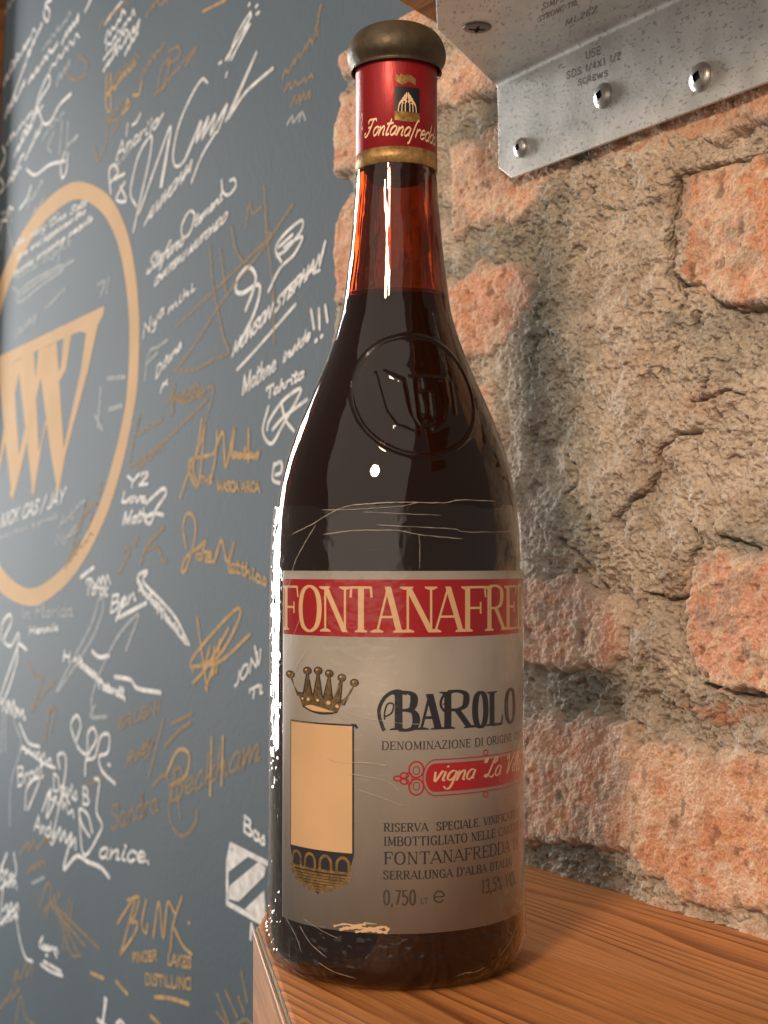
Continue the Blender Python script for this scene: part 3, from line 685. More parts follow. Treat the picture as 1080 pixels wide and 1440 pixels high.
M_bronze, nt, b = capmat('bronze_foil', (.12, .09, .045), .48, .45, .0009, (1, 1, 1))
mottled(nt, b, (.040, .033, .022), (.105, .083, .05), 60)
R_l = w2r(70.5); zl = zr - .0004
lip = [(rc+.0003, zl+.0052), (rc+.0008, zl+.0028), (rc+.0016, zl+.0016), (R_l-.0018, zl+.0028), (R_l-.0004, zl+.0050), (R_l, zl+.0074), (R_l-.0006, zl+.0104), (R_l-.0022, zl+.0134), (R_l-.0045, zl+.0152), (R_l-.0075, zl+.0164), (.004, zl+.0168), (.0001, zl+.0168)]
lp = np.array(lip); lp = catmull(lp, 5); lp[:, 0] = np.maximum(lp[:, 0], .0001)
revolve('capsule_lip', [tuple(map(float, p)) for p in lp], M_bronze, bottle, 160, label='dull bronze flared lip on top')
def on_cap(x, y):
    th_, z = on_bottle(x, y, rc); return th_*RB, z
cyc = cyl(rc)
M_cream = simple('cream_print', (.80, .60, .38), .45); M_black = simple('black_print', (.012, .013, .016), .4)
M_goldp, nt, b = new_mat('gold_print'); b.inputs['Roughness'].default_value = .45; b.inputs['Metallic'].default_value = .5; mottled(nt, b, (.16, .09, .02), (.42, .27, .09), 500)
K = RB/rc                                            # arc stretch on the thin neck
def cap_fill(px_pts, n=14):
    return [on_cap(*p) for p in px_pts]
ink = Ink(); top = [on_cap(x, y) for x, y in ((553,120),(563,122),(573,123),(583,123),(592,121))]
xs = np.linspace(on_cap(555,140)[0], on_cap(590,140)[0], 12); zt = on_cap(572,122)[1]; zm = on_cap(572,157)[1]; zb2 = on_cap(572,168)[1]
ink.cols(xs, np.full(12, zt), np.full(12, zm)); ink.build('crest_shield', M_black, cps, cyc, 4e-6).data.transform(__import__('mathutils').Matrix.Identity(4))
def lift(fn, d):
    return lambda a, z, e: fn(a, z, np.asarray(e)+d)
ink = Ink(); ink.cols(xs, np.full(12, zt), np.full(12, zm)); 
for o_ in [c for c in bpy.data.objects if c.name.startswith('crest_shield')]: bpy.data.objects.remove(o_)
ink.build('crest_shield', M_black, cps, lift(cyc, .00005), 4e-6)
ink = Ink(); ink.cols(xs, np.full(12, zm), zb2 - (zt-zb2)*.04*np.cos(np.linspace(-1.5, 1.5, 12))-.0002)
cu = on_cap(571,112); wC = (on_cap(585,112)[0]-on_cap(557,112)[0])
ink.line([(cu[0]+wC*t_, cu[1]+.0006*math.sin(t_*9)) for t_ in np.linspace(-.5, .5, 9)], .0022)
ink.line([(cu[0]+wC*t_, cu[1]+.0010+.0003*math.sin(t_*20)) for t_ in np.linspace(-.3, .3, 9)], .0012)
ink.build('crest_gold', M_goldp, cps, lift(cyc, .00005), 4e-6)
ink = Ink(); fx, fz0 = on_cap(573,157); _, fz1 = on_cap(573,131); hw = wC*.46
for s_ in (-1, 1):
    for k_, (ww_, hh_) in enumerate([(1, .66), (.62, .88), (.25, 1.0)]):
        ink.line([(fx+s_*hw*ww_, fz0), (fx+s_*hw*ww_*.85, fz0+(fz1-fz0)*hh_*.6), (fx+s_*hw*ww_*.4, fz0+(fz1-fz0)*hh_*.98), (fx+s_*hw*.06, fz0+(fz1-fz0)*hh_*.8)], .00030*K, True)
for q_ in (.45, .72): ink.line([(fx-hw*.6, fz0+(fz1-fz0)*q_), (fx+hw*.6, fz0+(fz1-fz0)*q_)], .0003)
ink.build('crest_fountain', M_cream, cps, lift(cyc, .00011), 4e-6)
ink = Ink(); a0 = on_cap(513,184); a1 = on_cap(606,207)
org = np.array([a0[0], a0[1]-.0022]); tx = text_w('Fontanafredda', .0)
axv = np.array([(on_cap(590,204)[0]-a0[0])*1.25, 0.0])/tx*1.12; upv = np.array([.00013, .00058])
axv[1] = -.000028
text(ink, '\u0191on\u0167anafredda', org, axv, upv, .00085, .0004, serif=False, track=0.0, slant=.35)
ink.line([org+np.array(p)*.001 for p in [(-6,7),(-4.6,8.4),(-3.9,6.6),(-5.5,4.6),(-4.6,3),(-3,3.6)]], .0006, True)
ink.build('capsule_lettering', M_cream, cps, lift(cyc, .00006), 4e-6, label='cream script lettering')

# paper label --------------------------------------------------------
M_label, nt, b = new_mat('silver_paper'); L_ = nt.links.new
b.inputs['Metallic'].default_value = .10; b.inputs['Roughness'].default_value = .55
tc = N(nt, 'ShaderNodeTexCoord'); mp = N(nt, 'ShaderNodeMapping'); mp.inputs['Scale'].default_value = (1, 1, .5); nz = N(nt, 'ShaderNodeTexNoise'); nz.inputs['Scale'].default_value = 60; nz.inputs['Detail'].default_value = 6
L_(tc.outputs['Object'], mp.inputs[0]); L_(mp.outputs[0], nz.inputs['Vector'])
r = N(nt, 'ShaderNodeValToRGB'); r.color_ramp.elements[0].position = .3; r.color_ramp.elements[0].color = (.29, .278, .258, 1); r.color_ramp.elements[1].position = .72; r.color_ramp.elements[1].color = (.36, .345, .32, 1)
L_(nz.outputs['Fac'], r.inputs['Fac']); L_(r.outputs['Color'], b.inputs['Base Color'])
n2 = N(nt, 'ShaderNodeTexNoise'); n2.inputs['Scale'].default_value = 420; n2.inputs['Detail'].default_value = 4; L_(mp.outputs[0], n2.inputs['Vector'])
bp = N(nt, 'ShaderNodeBump'); bp.inputs['Distance'].default_value = .00006; L_(n2.outputs['Fac'], bp.inputs['Height']); L_(bp.outputs['Normal'], b.inputs['Normal'])
RL = RB+.00035
la0 = lab(399, 1000)[0]; la1 = RB*1.95
zt_l = lab(558, 803)[1]; zb_l = lab(558, 1313)[1]
xs = np.linspace(la0, la1, 160)
def sheet(name, mat, parent, xs, zt_, zb_, lift_, thick=.0001, label=None):
    f = cyl(RL); n = len(xs); V = []
    for d in (lift_, lift_-thick):
        V += list(f(xs, np.broadcast_to(zt_, (n,)), np.full(n, d))) + list(f(xs, np.broadcast_to(zb_, (n,)), np.full(n, d)))
    F = [(i, n+i, n+i+1, i+1) for i in range(n-1)] + [(2*n+i+1, 3*n+i+1, 3*n+i, 2*n+i) for i in range(n-1)]
    F += [(i+1, 2*n+i+1, 2*n+i, i) for i in range(n-1)] + [(n+i, 3*n+i, 3*n+i+1, n+i+1) for i in range(n-1)]
    F += [(0, 2*n, 3*n, n), (n-1, 2*n-1, 4*n-1, 3*n-1)]
    return mesh_obj(name, V, F, mat, parent, False, label)
label = sheet('label', M_label, bottle, xs, zt_l, zb_l, 0.0, .0002, 'silver grey paper label')
label.data.polygons.foreach_set('use_smooth', [True]*(len(xs)-1)+[False]*(len(label.data.polygons)-len(xs)+1))
CL = lambda d: lift(cyl(RL), d)
M_redp = simple('red_print', (.36, .008, .014), .34, .1, vary=.12, vscale=80)
M_navy = simple('navy_print', (.018, .018, .028), .42)
M_ink = simple('grey_ink', (.045, .038, .035), .45)
M_peach = simple('peach_print', (.68, .46, .26), .42, vary=.05, vscale=60)
zr1 = lab(558, 815)[1]; zr0 = lab(558, 896)[1]
ink = Ink(); ink.cols(np.linspace(la0+.0003, la1, 150), np.full(150, zr1), np.full(150, zr0)); ink.build('red_band', M_redp, label, CL(.00003), 0)
# main name: letter edges measured in the photograph
ink = Ink(); zb_t = lab(558, 889.5)[1]; zt_t = lab(558, 825)[1]; H_ = (zt_t-zb_t)/10
edges = [(402,421.5),(422,453),(455,487.5),(491,527),(527.5,566),(569,607.5),(608.5,651),(653,683),(684,708)]
pos = 0
for ch, (xa, xb) in zip('FONTANAFR', edges):
    u0 = lab(xa, 860)[0]; u1 = lab(xb, 860)[0]; gw = G[ch][0]
    fit(ink, ch, u0, u1, zb_t, H_, .00185, .00070)
    pos = u1
for ch in 'EDDA':
    gw = G[ch][0]; wd = .0086; glyph(ink, ch, np.array([pos+.0005, zb_t]), np.array([wd/gw, 0.0]), np.array([0, H_]), .00205, .00075); pos += wd+.0006
ink.build('brand_lettering', M_peach, label, CL(.00007), 3e-6, label='tall cream serif capitals on the red band')
# BAROLO
ink = Ink(); ub0 = lab(556, 1026); zB = lab(558, 1027)[1]; zBt = lab(558, 974)[1]; hB = (zBt-zB)/10
edg = [('B',555,587,1.0),('A',588,621,.95),('R',624,661,1.0),('O',663,685.5,.93),('L',687,706,.93),('O',708,723,.93)]
for ch, xa, xb, sc_ in edg:
    u0 = lab(xa, 1000)[0]; u1 = lab(xb, 1000)[0]; gw = G[ch][0]
    fit(ink, ch, u0, u1, zB+.0001, hB*sc_, .00235, .00085)
q = lambda pts: [np.array(lab(x, y)) for x, y in pts]
ink.line(q([(572,975),(556,972),(541,981),(533,1000),(538,1022),(541,1027)]), .0011, True)
ink.line(q([(541,1008),(551,1002),(553,990),(545,990),(541,1002),(541,1012)]), .0005, True)
ink.line(q([(632,975),(623,978),(619,990),(624,999),(631,996),(629,988)]), .0008, True)
ink.line(q([(622,990),(627,990),(627,997)]), .0004, True)
ink.build('wine_name_lettering', M_navy, label, CL(.00005), 3e-6, label='large navy decorative capitals')
# small lines
def line_text(s_, x0, y0, x1, cap_px, mat, T, t, name='text_line', serif=True, nvis=None, dyz=0, lift_=.00005, track=.9):
    """s_ is laid so that its first nvis characters end at pixel x1"""
    a, z = lab(x0, y0); a1 = lab(x1, y0-4)[0]
    vis = s_[:nvis] if nvis else s_
    un = (a1-a)/text_w(vis, track); hh = cap_px*.2165e-3/10
    ink = Ink(); text(ink, s_, (a, z), (un, 0), (0, hh), T, t, serif, track=track)
    return ink.build(name, mat, label, CL(lift_), 3e-6)
line_text('DENOMINAZIONE DI ORIGINE CONTROLLATA', 537, 1054, 662, 11.5, M_ink, .00042, .00020, nvis=13)
line_text('RISERVA  SPECIALE. VINIFICATO E', 540, 1169, 672, 11.5, M_navy, .00044, .00020, nvis=17)
line_text('IMBOTTIGLIATO NELLE CANTINE DI', 540, 1189, 657, 12.5, M_navy, .00044, .00020, nvis=13)
line_text('FONTANAFREDDA IN', 540, 1215, 716, 17, M_navy, .00056, .00026, nvis=13)
line_text("SERRALUNGA D'ALBA (ITALIA)", 539, 1236, 636.5, 11.5, M_navy, .00044, .00020, nvis=10)
line_text('0,750', 539, 1272, 586, 20, M_ink, .00062, .0004, serif=False)
line_text('LT', 591, 1271, 602, 8, M_ink, .0002, .00015, serif=False)
a_, z_ = lab(610, 1269); ink = Ink(); s_ = .00175
ink.line([(a_+s_*x, z_+s_*y) for x, y in [(0,.95),(1.75,.95)]], .0004)
ink.line([(a_+s_*(.9+.9*math.cos(t_)), z_+s_*(.95+.95*math.sin(t_))) for t_ in np.linspace(0, 5.7, 24)], .0005)
ink.build('estimated_sign', M_ink, label, CL(.00005), 3e-6)
line_text('13,5% VOL', 676, 1257, 706, 19, M_ink, .00058, .0004, serif=False, nvis=5)
# cartouche
M_redc = simple('red_print_light', (.40, .012, .020), .4, vary=.1, vscale=60)
ink = Ink(); c0 = lab(598, 1092); zc_t = lab(620, 1073)[1]; zc_b = lab(620, 1113)[1]; cz = (zc_t+zc_b)/2; hz = (zc_t-zc_b)/2
tt = np.linspace(0, math.pi/2, 10); ul = c0[0]; uend = la1-.008
xs_ = np.concatenate([ul+hz*.7*(1-np.cos(tt)), np.linspace(ul+hz*.7, uend, 70)[1:]]); hh_ = np.concatenate([hz*np.sin(tt), np.full(69, hz)])
ink.cols(xs_, cz+hh_, cz-hh_)
def ring(ink, cx_, cz_, rx, rz, w_, a0=0, a1=2*math.pi): ink.line([(cx_+rx*math.cos(a), cz_+rz*math.sin(a)) for a in np.linspace(a0, a1, 26)], w_)
xo = np.concatenate([[ul-.0008+hz*.9*(1-math.cos(a)) for a in tt]+[u for u in np.linspace(ul+hz, uend, 50)]])
zo = np.concatenate([[ (hz+.0011)*math.sin(a) for a in tt]+[hz+.0011]*50])
ink.line(np.stack([xo, cz+zo], 1), .00035); ink.line(np.stack([xo, cz-zo], 1), .00035)
for dz in (.0026, -.0026): ring(ink, ul-.0028, cz+dz, .0022, .0024, .0005); ring(ink, ul-.0028, cz+dz*.9, .0010, .0012, .0003)
ring(ink, ul-.0064, cz+.0009, .0012, .0008, .0005); ring(ink, ul-.0064, cz-.0009, .0012, .0008, .0005); ring(ink, ul-.0085, cz, .0011, .0007, .0005)
ring(ink, ul-.0050, cz, .0009, .0018, .0004)
for dz in (1, -1): ring(ink, ul+.021, cz+dz*(hz+.0021), .0009, .0008, .0004)
ink.build('cartouche', M_redc, label, CL(.00004), 3e-6, label='red cartouche with scrolled end')
ink = Ink(); a_, z_ = lab(605, 1099)
un = (lab(665, 1085)[0]-a_)/text_w('vigna', 0)
text(ink, 'vigna "\u0141a \u2c6filla"', (a_, z_+.0000), (un, 0), (0, .00058), .00075, .00035, serif=False, track=0.0, slant=.35)
ink.build('script_lettering', simple('cream_script', (.72, .50, .36), .45), label, CL(.00009), 3e-6, label='cream script on the cartouche')
# shield
sx0, sz0 = lab(411, 1014); sx1, _ = lab(496, 1020); zsT = lab(495, 1021)[1]; zsM = lab(497, 1200)[1]; zsB = lab(452, 1256)[1]
xs_ = np.linspace(sx0-.0004, sx1+.0006, 40); tq = np.linspace(-1, 1, 40)
bot = zsM + (zsB-zsM)*np.clip((1-np.abs(tq)**5)*.78+.22*np.exp(-(tq/.10)**2), 0, 1.0)
ink = Ink(); ink.cols(xs_, np.full(40, zsT+.0005), bot-.0004); ink.strip(ribbon([(sx1-.0004, zsT+.0003), (sx1+.0010, zsT+.0003), (sx1+.0016, zsT-.0006)], .00045))
ink.build('shield_outline', M_navy, label, CL(.00003), 3e-6, label='navy shield base and outline')
ink = Ink(); xq = np.linspace(sx0, sx1, 30); ink.cols(xq, np.full(30, zsT), np.full(30, zsM)); ink.build('shield_field', M_peach, label, CL(.00007), 0, label='plain peach upper field of the shield')
ink = Ink(); wS = sx1-sx0; hS = zsM-zsB
for k_ in range(4):
    cxk = sx0+wS*(.125+.25*k_); zc_ = zsM-hS*.30
    ink.line([(cxk+wS*.085*math.cos(a), zc_+wS*.10*math.sin(a)) for a in np.linspace(0, math.pi, 12)], .0009)
    for s_ in (-1, 1): ink.strip(np.array([[(cxk+s_*wS*.085-.00045, zc_), (cxk+s_*wS*.085+.00045, zc_)], [(cxk+s_*wS*.085-.00045, zc_-hS*.16), (cxk+s_*wS*.085+.00045, zc_-hS*.16)]]))
ink.line([(sx0+wS*t_, zsM-hS*.47) for t_ in np.linspace(0, 1, 12)], .0008)
for k_ in range(7):
    f_ = .56+.065*k_; m0 = .02+.018*k_*k_*.5
    if m0 < .45: ink.line([(sx0+wS*t_, zsM-hS*f_) for t_ in np.linspace(m0, 1-m0, 12)], .00062)
ink.build('shield_arches', M_goldp, label, CL(.00008), 3e-6, label='gold arches over striped water')
# crown
M_bronzep, nt, b = new_mat('bronze_print'); b.inputs['Roughness'].default_value = .45; b.inputs['Metallic'].default_value = .4; mottled(nt, b, (.09, .055, .02), (.26, .17, .07), 700)
PT = lambda x, y: np.array(lab(x, y))
balls = [(409.5,948),(433.5,943),(448.5,943),(464,947),(481.5,953),(499,960)]
bases = [(427,978),(434,977),(448,979),(462,982),(473,986),(478,990)]
inkd, inkb = Ink(), Ink(); balls_c = []
for (bx_, by_), (cx2, cy2) in zip(balls, bases):
    e0, e1, e2 = PT(cx2-6, cy2-6), PT(cx2+6, cy2-4), PT(bx_, by_+3)
    inkd.poly([PT(cx2-7.5, cy2), PT(cx2+7.5, cy2+2), PT(bx_+1.6, by_+2), PT(bx_-1.6, by_+2)]); inkb.poly([PT(cx2-5.6, cy2), PT(cx2+5.6, cy2+1), PT(bx_+.5, by_+4), PT(bx_-.5, by_+4)])
    c_ = PT(bx_, by_); rx = (PT(bx_+5, by_)[0]-PT(bx_-5, by_)[0])/2
    inkd.disc(c_, rx*1.25, .00125, 18); inkb.disc(c_, rx*.95, .00098, 18); balls_c.append((c_, rx))
bt = [PT(x, y) for x, y in [(420,974),(435,976),(450,979),(465,983),(481,990)]]; bb = [PT(x, y) for x, y in [(427,992),(438,999),(452,1003),(466,1003),(475,1001)]]
bt = catmull(bt, 4); bb = catmull(bb, 4)
inkd.strip(np.stack([bt+[0, .0003], bb-[0, .0003]], 1)); inkb.strip(np.stack([bt-[0, .0001], bb+[0, .0002]], 1))
inkd.build('crown_outline', M_navy, label, CL(.00004), 3e-6); inkb.build('crown', M_bronzep, label, CL(.00008), 3e-6, label='bronze crown with six balls')
ink = Ink()
for c_, rx in balls_c: ink.disc(c_+np.array([-rx*.3, .0003]), rx*.28, .0003, 8)
for x, y, rr_ in [(427,982,1.9),(435,983,2.6),(448,984.5,2.2),(463,988,3),(475,993,2.4)]: ink.disc(PT(x, y), rr_*.00027, rr_*.00022, 8)
cc = [PT(x, y) for x, y in [(430,993),(438,991),(450,994),(462,998),(470,1001)]]; dd = [PT(x, y) for x, y in [(431,993.5),(440,998.5),(451,1000.5),(462,1001),(470,1001.3)]]
ink.strip(np.stack([catmull(cc, 4), catmull(dd, 4)], 1)); ink.build('crown_jewels', M_peach, label, CL(.00013), 3e-6)
# scuffed patch near the foot of the label
ink = Ink()
for pts, w_ in [([(470,1302),(485,1299),(500,1301),(515,1299)], .0007), ([(478,1307),(500,1303),(522,1306),(540,1303),(547,1308)], .0011), ([(500,1310),(520,1308),(545,1311)], .0010), ([(483,1304),(497,1306)], .0009), ([(512,1297),(530,1299)], .0004)]:
    Q = catmull([PT(*p) for p in pts], 8); ink.strip(ribbon(Q, (w_/2)*(.35+.9*np.random.RandomState(len(Q)).rand(len(Q)))))
ink.build('scuff', simple('bare_paper', (.70, .50, .30), .7), label, CL(.00006), 3e-6, label='cream scuff where the print has rubbed off')

# cling film ----------------------------------------------------------
def filmmat():
    m = bpy.data.materials.new('clear_film'); m.use_nodes = True; nt = m.node_tree; nt.nodes.remove(nt.nodes['Principled BSDF']); L = nt.links.new
    out = nt.nodes['Material Output']
    tr = N(nt, 'ShaderNodeBsdfTransparent'); tr.inputs[0].default_value = (.97, .965, .955, 1)
    gl = N(nt, 'ShaderNodeBsdfGlossy'); gl.inputs['Roughness'].default_value = .07; gl.inputs['Color'].default_value = (1, 1, 1, 1)
    fr = N(nt, 'ShaderNodeLayerWeight'); fr.inputs['Blend'].default_value = .5
    mx = N(nt, 'ShaderNodeMixShader'); 
    tc = N(nt, 'ShaderNodeTexCoord'); mp = N(nt, 'ShaderNodeMapping'); mp.inputs['Scale'].default_value = (1, 1, 2.2); mp.inputs['Rotation'].default_value = (.3, .2, 0)
    L(tc.outputs['Object'], mp.inputs[0])
    nz = N(nt, 'ShaderNodeTexNoise'); nz.inputs['Scale'].default_value = 95; nz.inputs['Detail'].default_value = 5; nz.inputs['Distortion'].default_value = .6; L(mp.outputs[0], nz.inputs['Vector'])
    bp = N(nt, 'ShaderNodeBump'); bp.inputs['Distance'].default_value = .00018; bp.inputs['Strength'].default_value = .8; L(nz.outputs['Fac'], bp.inputs['Height'])
    L(bp.outputs['Normal'], gl.inputs['Normal']); L(bp.outputs['Normal'], fr.inputs['Normal'])
    pw = N(nt, 'ShaderNodeMath', operation='POWER'); pw.inputs[1].default_value = 5.0; L(fr.outputs['Facing'], pw.inputs[0])
    mm = N(nt, 'ShaderNodeMath', operation='MULTIPLY_ADD'); mm.inputs[1].default_value = .93; mm.inputs[2].default_value = .035; L(pw.outputs[0], mm.inputs[0])
    L(mm.outputs[0], mx.inputs[0]); L(tr.outputs[0], mx.inputs[1]); L(gl.outputs[0], mx.inputs[2]); L(mx.outputs[0], out.inputs['Surface'])
    return m
M_film = filmmat()
nf = 420; thf = np.linspace(-math.pi, math.pi, nf+1); zf = np.concatenate([np.linspace(.0008, .02, 60), np.linspace(.0205, lab(558, 706)[1], 260)])
TF, ZF = np.meshgrid(thf, zf, indexing='ij')
topv = zf[-1] - .0045*(fbm(TF*2.3+9, TF*0, 4, 91)-.3)
ZF = np.where(ZF > topv, topv, ZF)
cr_ = 1-np.abs(2*fbm(TF*12+40, ZF*230, 4, 93)-1); left = np.exp(-((TF+1.15)/.45)**2); foot = sst(.035, .0, ZF)
rf_ = np.maximum(Rof(ZF)+.00062, 0)+ np.where(ZF > .02, 0, 0)
rf_ = np.minimum(rf_+.0, 1)
ampf = .00014+.0011*left*.5*(.25+1.4*foot+.2*sst(.12, .17, ZF))+.00055*foot
RF = rf_ + ampf*(cr_**2)*1.2 + .00015*(fbm(TF*3+20, ZF*30, 2, 95))
PF = np.stack([BX+RF*np.sin(TF), BY-RF*np.cos(TF), ZF], -1); PF[-1] = PF[0]
film = fast_grid('film_wrap', PF, np.ones(TF.shape, bool), M_film, bottle, flip=True); film['label'] = 'clear crinkled plastic film round the body'
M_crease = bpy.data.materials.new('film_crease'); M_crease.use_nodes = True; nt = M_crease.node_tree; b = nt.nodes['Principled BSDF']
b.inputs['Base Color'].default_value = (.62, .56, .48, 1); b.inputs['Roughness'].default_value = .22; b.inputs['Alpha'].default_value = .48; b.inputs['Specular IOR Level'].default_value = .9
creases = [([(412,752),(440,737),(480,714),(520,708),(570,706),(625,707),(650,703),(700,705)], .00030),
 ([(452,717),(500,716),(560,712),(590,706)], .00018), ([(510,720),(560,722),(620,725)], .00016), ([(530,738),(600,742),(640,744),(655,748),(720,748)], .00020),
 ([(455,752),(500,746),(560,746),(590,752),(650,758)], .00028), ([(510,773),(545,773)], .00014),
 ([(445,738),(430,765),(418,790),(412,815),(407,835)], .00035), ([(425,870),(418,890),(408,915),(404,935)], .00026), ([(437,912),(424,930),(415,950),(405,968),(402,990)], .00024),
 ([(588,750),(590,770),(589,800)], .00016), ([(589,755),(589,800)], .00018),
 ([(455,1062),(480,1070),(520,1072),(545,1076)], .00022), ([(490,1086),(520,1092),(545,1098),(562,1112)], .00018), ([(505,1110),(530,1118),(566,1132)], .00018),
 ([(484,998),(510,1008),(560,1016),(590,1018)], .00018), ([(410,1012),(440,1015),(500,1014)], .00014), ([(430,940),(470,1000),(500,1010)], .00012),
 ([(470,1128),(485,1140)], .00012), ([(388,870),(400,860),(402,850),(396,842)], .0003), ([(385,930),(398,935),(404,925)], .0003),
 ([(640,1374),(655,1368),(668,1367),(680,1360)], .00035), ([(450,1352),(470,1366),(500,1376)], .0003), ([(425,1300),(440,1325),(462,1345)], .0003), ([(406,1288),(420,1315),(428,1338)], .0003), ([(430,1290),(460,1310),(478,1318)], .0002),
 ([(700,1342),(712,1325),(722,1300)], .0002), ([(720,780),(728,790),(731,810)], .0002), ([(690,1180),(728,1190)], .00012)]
def on_film(a, z, e):
    th_ = np.asarray(a)/RB; r_ = Rof(np.asarray(z))+.00115+np.asarray(e); return np.stack([BX+r_*np.sin(th_), BY-r_*np.cos(th_), np.asarray(z)], -1)
for pts, w_ in creases:
    ink = Ink(); Q = catmull([PT(*p) for p in pts], 8)
    r_ = np.random.RandomState(int(w_*1e6)+len(Q)); hwv = (w_/2)*(.35+.9*r_.rand(len(Q))); hwv[0] = hwv[-1] = w_*.08
    ink.strip(ribbon(Q+(r_.rand(*Q.shape)-.5)*.00018, hwv)); ink.build('crease', M_crease, film, on_film, 4e-6)

# ================================================================== LOWER SHELF
def pxz(x, y, z=0.0): p = at_z(x, y, z); return (float(p[0]), float(p[1]))
def frame_mat(ang, origin):
    from mathutils import Matrix
    return Matrix.Translation(origin) @ Matrix.Rotation(ang, 4, 'Z')
GRAIN = math.pi/2 + WA                                # world angle of the wall direction
def prism_obj(name, poly, z0, z1, mat, parent, ang, bev=0.0006, label=None, origin=None):
    """prism with its own rotated axes so that object X is the grain"""
    from mathutils import Matrix
    ox, oy = origin or (sum(p[0] for p in poly)/len(poly), sum(p[1] for p in poly)/len(poly))
    c, s = math.cos(-ang), math.sin(-ang); bm = bmesh.new()
    loc = [((x-ox)*c-(y-oy)*s, (x-ox)*s+(y-oy)*c) for x, y in poly]
    lo = [bm.verts.new((x, y, z0)) for x, y in loc]; hi = [bm.verts.new((x, y, z1)) for x, y in loc]
    n = len(poly); bm.faces.new(lo[::-1]); bm.faces.new(hi)
    for i in range(n): bm.faces.new((lo[i], lo[(i+1) % n], hi[(i+1) % n], hi[i]))
    bmesh.ops.recalc_face_normals(bm, faces=bm.faces)
    if bev: bmesh.ops.bevel(bm, geom=list(bm.edges), offset=bev, segments=2, affect='EDGES', profile=.6)
    me = bpy.data.meshes.new(name); bm.to_mesh(me); bm.free(); me.materials.append(mat)
    o = bpy.data.objects.new(name, me); link(o, parent)
    off = np.zeros(3); p = parent
    while p is not None: off += np.array(p.location); p = p.parent
    o.location = (ox-off[0], oy-off[1], -off[2]); o.rotation_euler = (0, 0, ang)
    if label: o['label'] = label
    return o
A1, A2, A3 = pxz(383, 1263), pxz(363, 1302), pxz(410, 1438)
dA = np.array(A3)-np.array(A2); dA /= np.linalg.norm(dA)
A4 = tuple(np.array(A3)+dA*.16)
bk = W0[:2] - NU[:2]*.006
def wl(u): return tuple((bk+DU[:2]*u).tolist())
A0 = (A1[0]+.006, A1[1]+.004)
# back end follows the wall
tB = float((np.array(A1)-W0[:2]) @ DU[:2])
shelf = thing('wooden_shelf', (A3[0], A3[1], 0), 'thick orange pine shelf with strong grain under the bottle', 'shelf')
inner = np.array([-dA[1], dA[0]])
poly = [A1, A2, A3, A4, tuple(np.array(A4)+np.array([.5, -.12])), wl(-.42), wl(tB+.004)]
prism_obj('board', poly, -0.11, 0.0, M_wood, shelf, GRAIN, .0012, 'top board with dark raised grain lines')
# facing board on the cut end, with a thin pale joint line
off = inner*0
nrm = np.array([dA[1], -dA[0]]); nrm = nrm if nrm[0] < 0 else -nrm
g = .0007
J = [tuple(np.array(A2)+nrm*g*.05), tuple(np.array(A4)+nrm*g*.05), tuple(np.array(A4)+nrm*g), tuple(np.array(A2)+nrm*g)]
prism_obj('joint_line', J, -0.11, -0.0004, simple('pale_joint', (.42, .38, .30), .4, .3), shelf, math.atan2(dA[1], dA[0]), 0, 'thin pale line along the cut edge')
Fp = [tuple(np.array(A2)+nrm*g), tuple(np.array(A4)+nrm*g), tuple(np.array(A4)+nrm*(g+.0012)), tuple(np.array(A2)+nrm*(g+.0012)+dA*.001)]
prism_obj('facing_board', Fp, -0.11, -0.0012, M_wood2, shelf, math.atan2(dA[1], dA[0]), .0008, 'facing strip on the cut left side')

# ================================================================== UPPER SHELF, BRACKET
HB = 0.0060                                            # bracket plate in front of the wall plane
def wz(x, y, h): u, v = to_wall(x, y, h); return float(u), float(v)
uc, vc = wz(701, 106, HB)                              # crease start
uc2, vc2 = wz(929, 0, HB)
ZT = (vc+vc2)/2; TK = .0022
ue, ve = wz(703, 236, HB); ue2, ve2 = wz(722, 249, HB); ue3, ve3 = wz(1080, 118, HB)
M_zinc, nt, b = new_mat('galvanised_steel'); b.inputs['Metallic'].default_value = .6; b.inputs['Roughness'].default_value = .42
L_ = nt.links.new; tc = N(nt, 'ShaderNodeTexCoord'); nz = N(nt, 'ShaderNodeTexNoise'); nz.inputs['Scale'].default_value = 70; nz.inputs['Detail'].default_value = 5; L_(tc.outputs['Object'], nz.inputs['Vector'])
r = N(nt, 'ShaderNodeValToRGB'); r.color_ramp.elements[0].position = .3; r.color_ramp.elements[0].color = (.56, .57, .56, 1); r.color_ramp.elements[1].position = .7; r.color_ramp.elements[1].color = (.72, .72, .70, 1); L_(nz.outputs['Fac'], r.inputs['Fac'])
mp = N(nt, 'ShaderNodeMapping'); mp.inputs['Rotation'].default_value = (0.5, .9, .4); mp.inputs['Scale'].default_value = (1, .33, 1); L_(tc.outputs['Object'], mp.inputs[0])
ns_ = N(nt, 'ShaderNodeTexNoise'); ns_.inputs['Scale'].default_value = 760; ns_.inputs['Detail'].default_value = 1.5; L_(mp.outputs[0], ns_.inputs['Vector'])
mr = N(nt, 'ShaderNodeMapRange'); mr.inputs['From Min'].default_value = .60; mr.inputs['From Max'].default_value = .68; L_(ns_.outputs['Fac'], mr.inputs['Value'])
mxc = N(nt, 'ShaderNodeMixRGB'); mxc.inputs[2].default_value = (.16, .16, .15, 1); L_(r.outputs['Color'], mxc.inputs[1])
mf = N(nt, 'ShaderNodeMath', operation='MULTIPLY'); mf.inputs[1].default_value = .5; L_(mr.outputs[0], mf.inputs[0]); L_(mf.outputs[0], mxc.inputs[0]); L_(mxc.outputs[0], b.inputs['Base Color'])
bp = N(nt, 'ShaderNodeBump'); bp.inputs['Distance'].default_value = .00012; bp.inputs['Strength'].default_value = .7; L_(ns_.outputs['Fac'], bp.inputs['Height']); L_(bp.outputs['Normal'], b.inputs['Normal'])
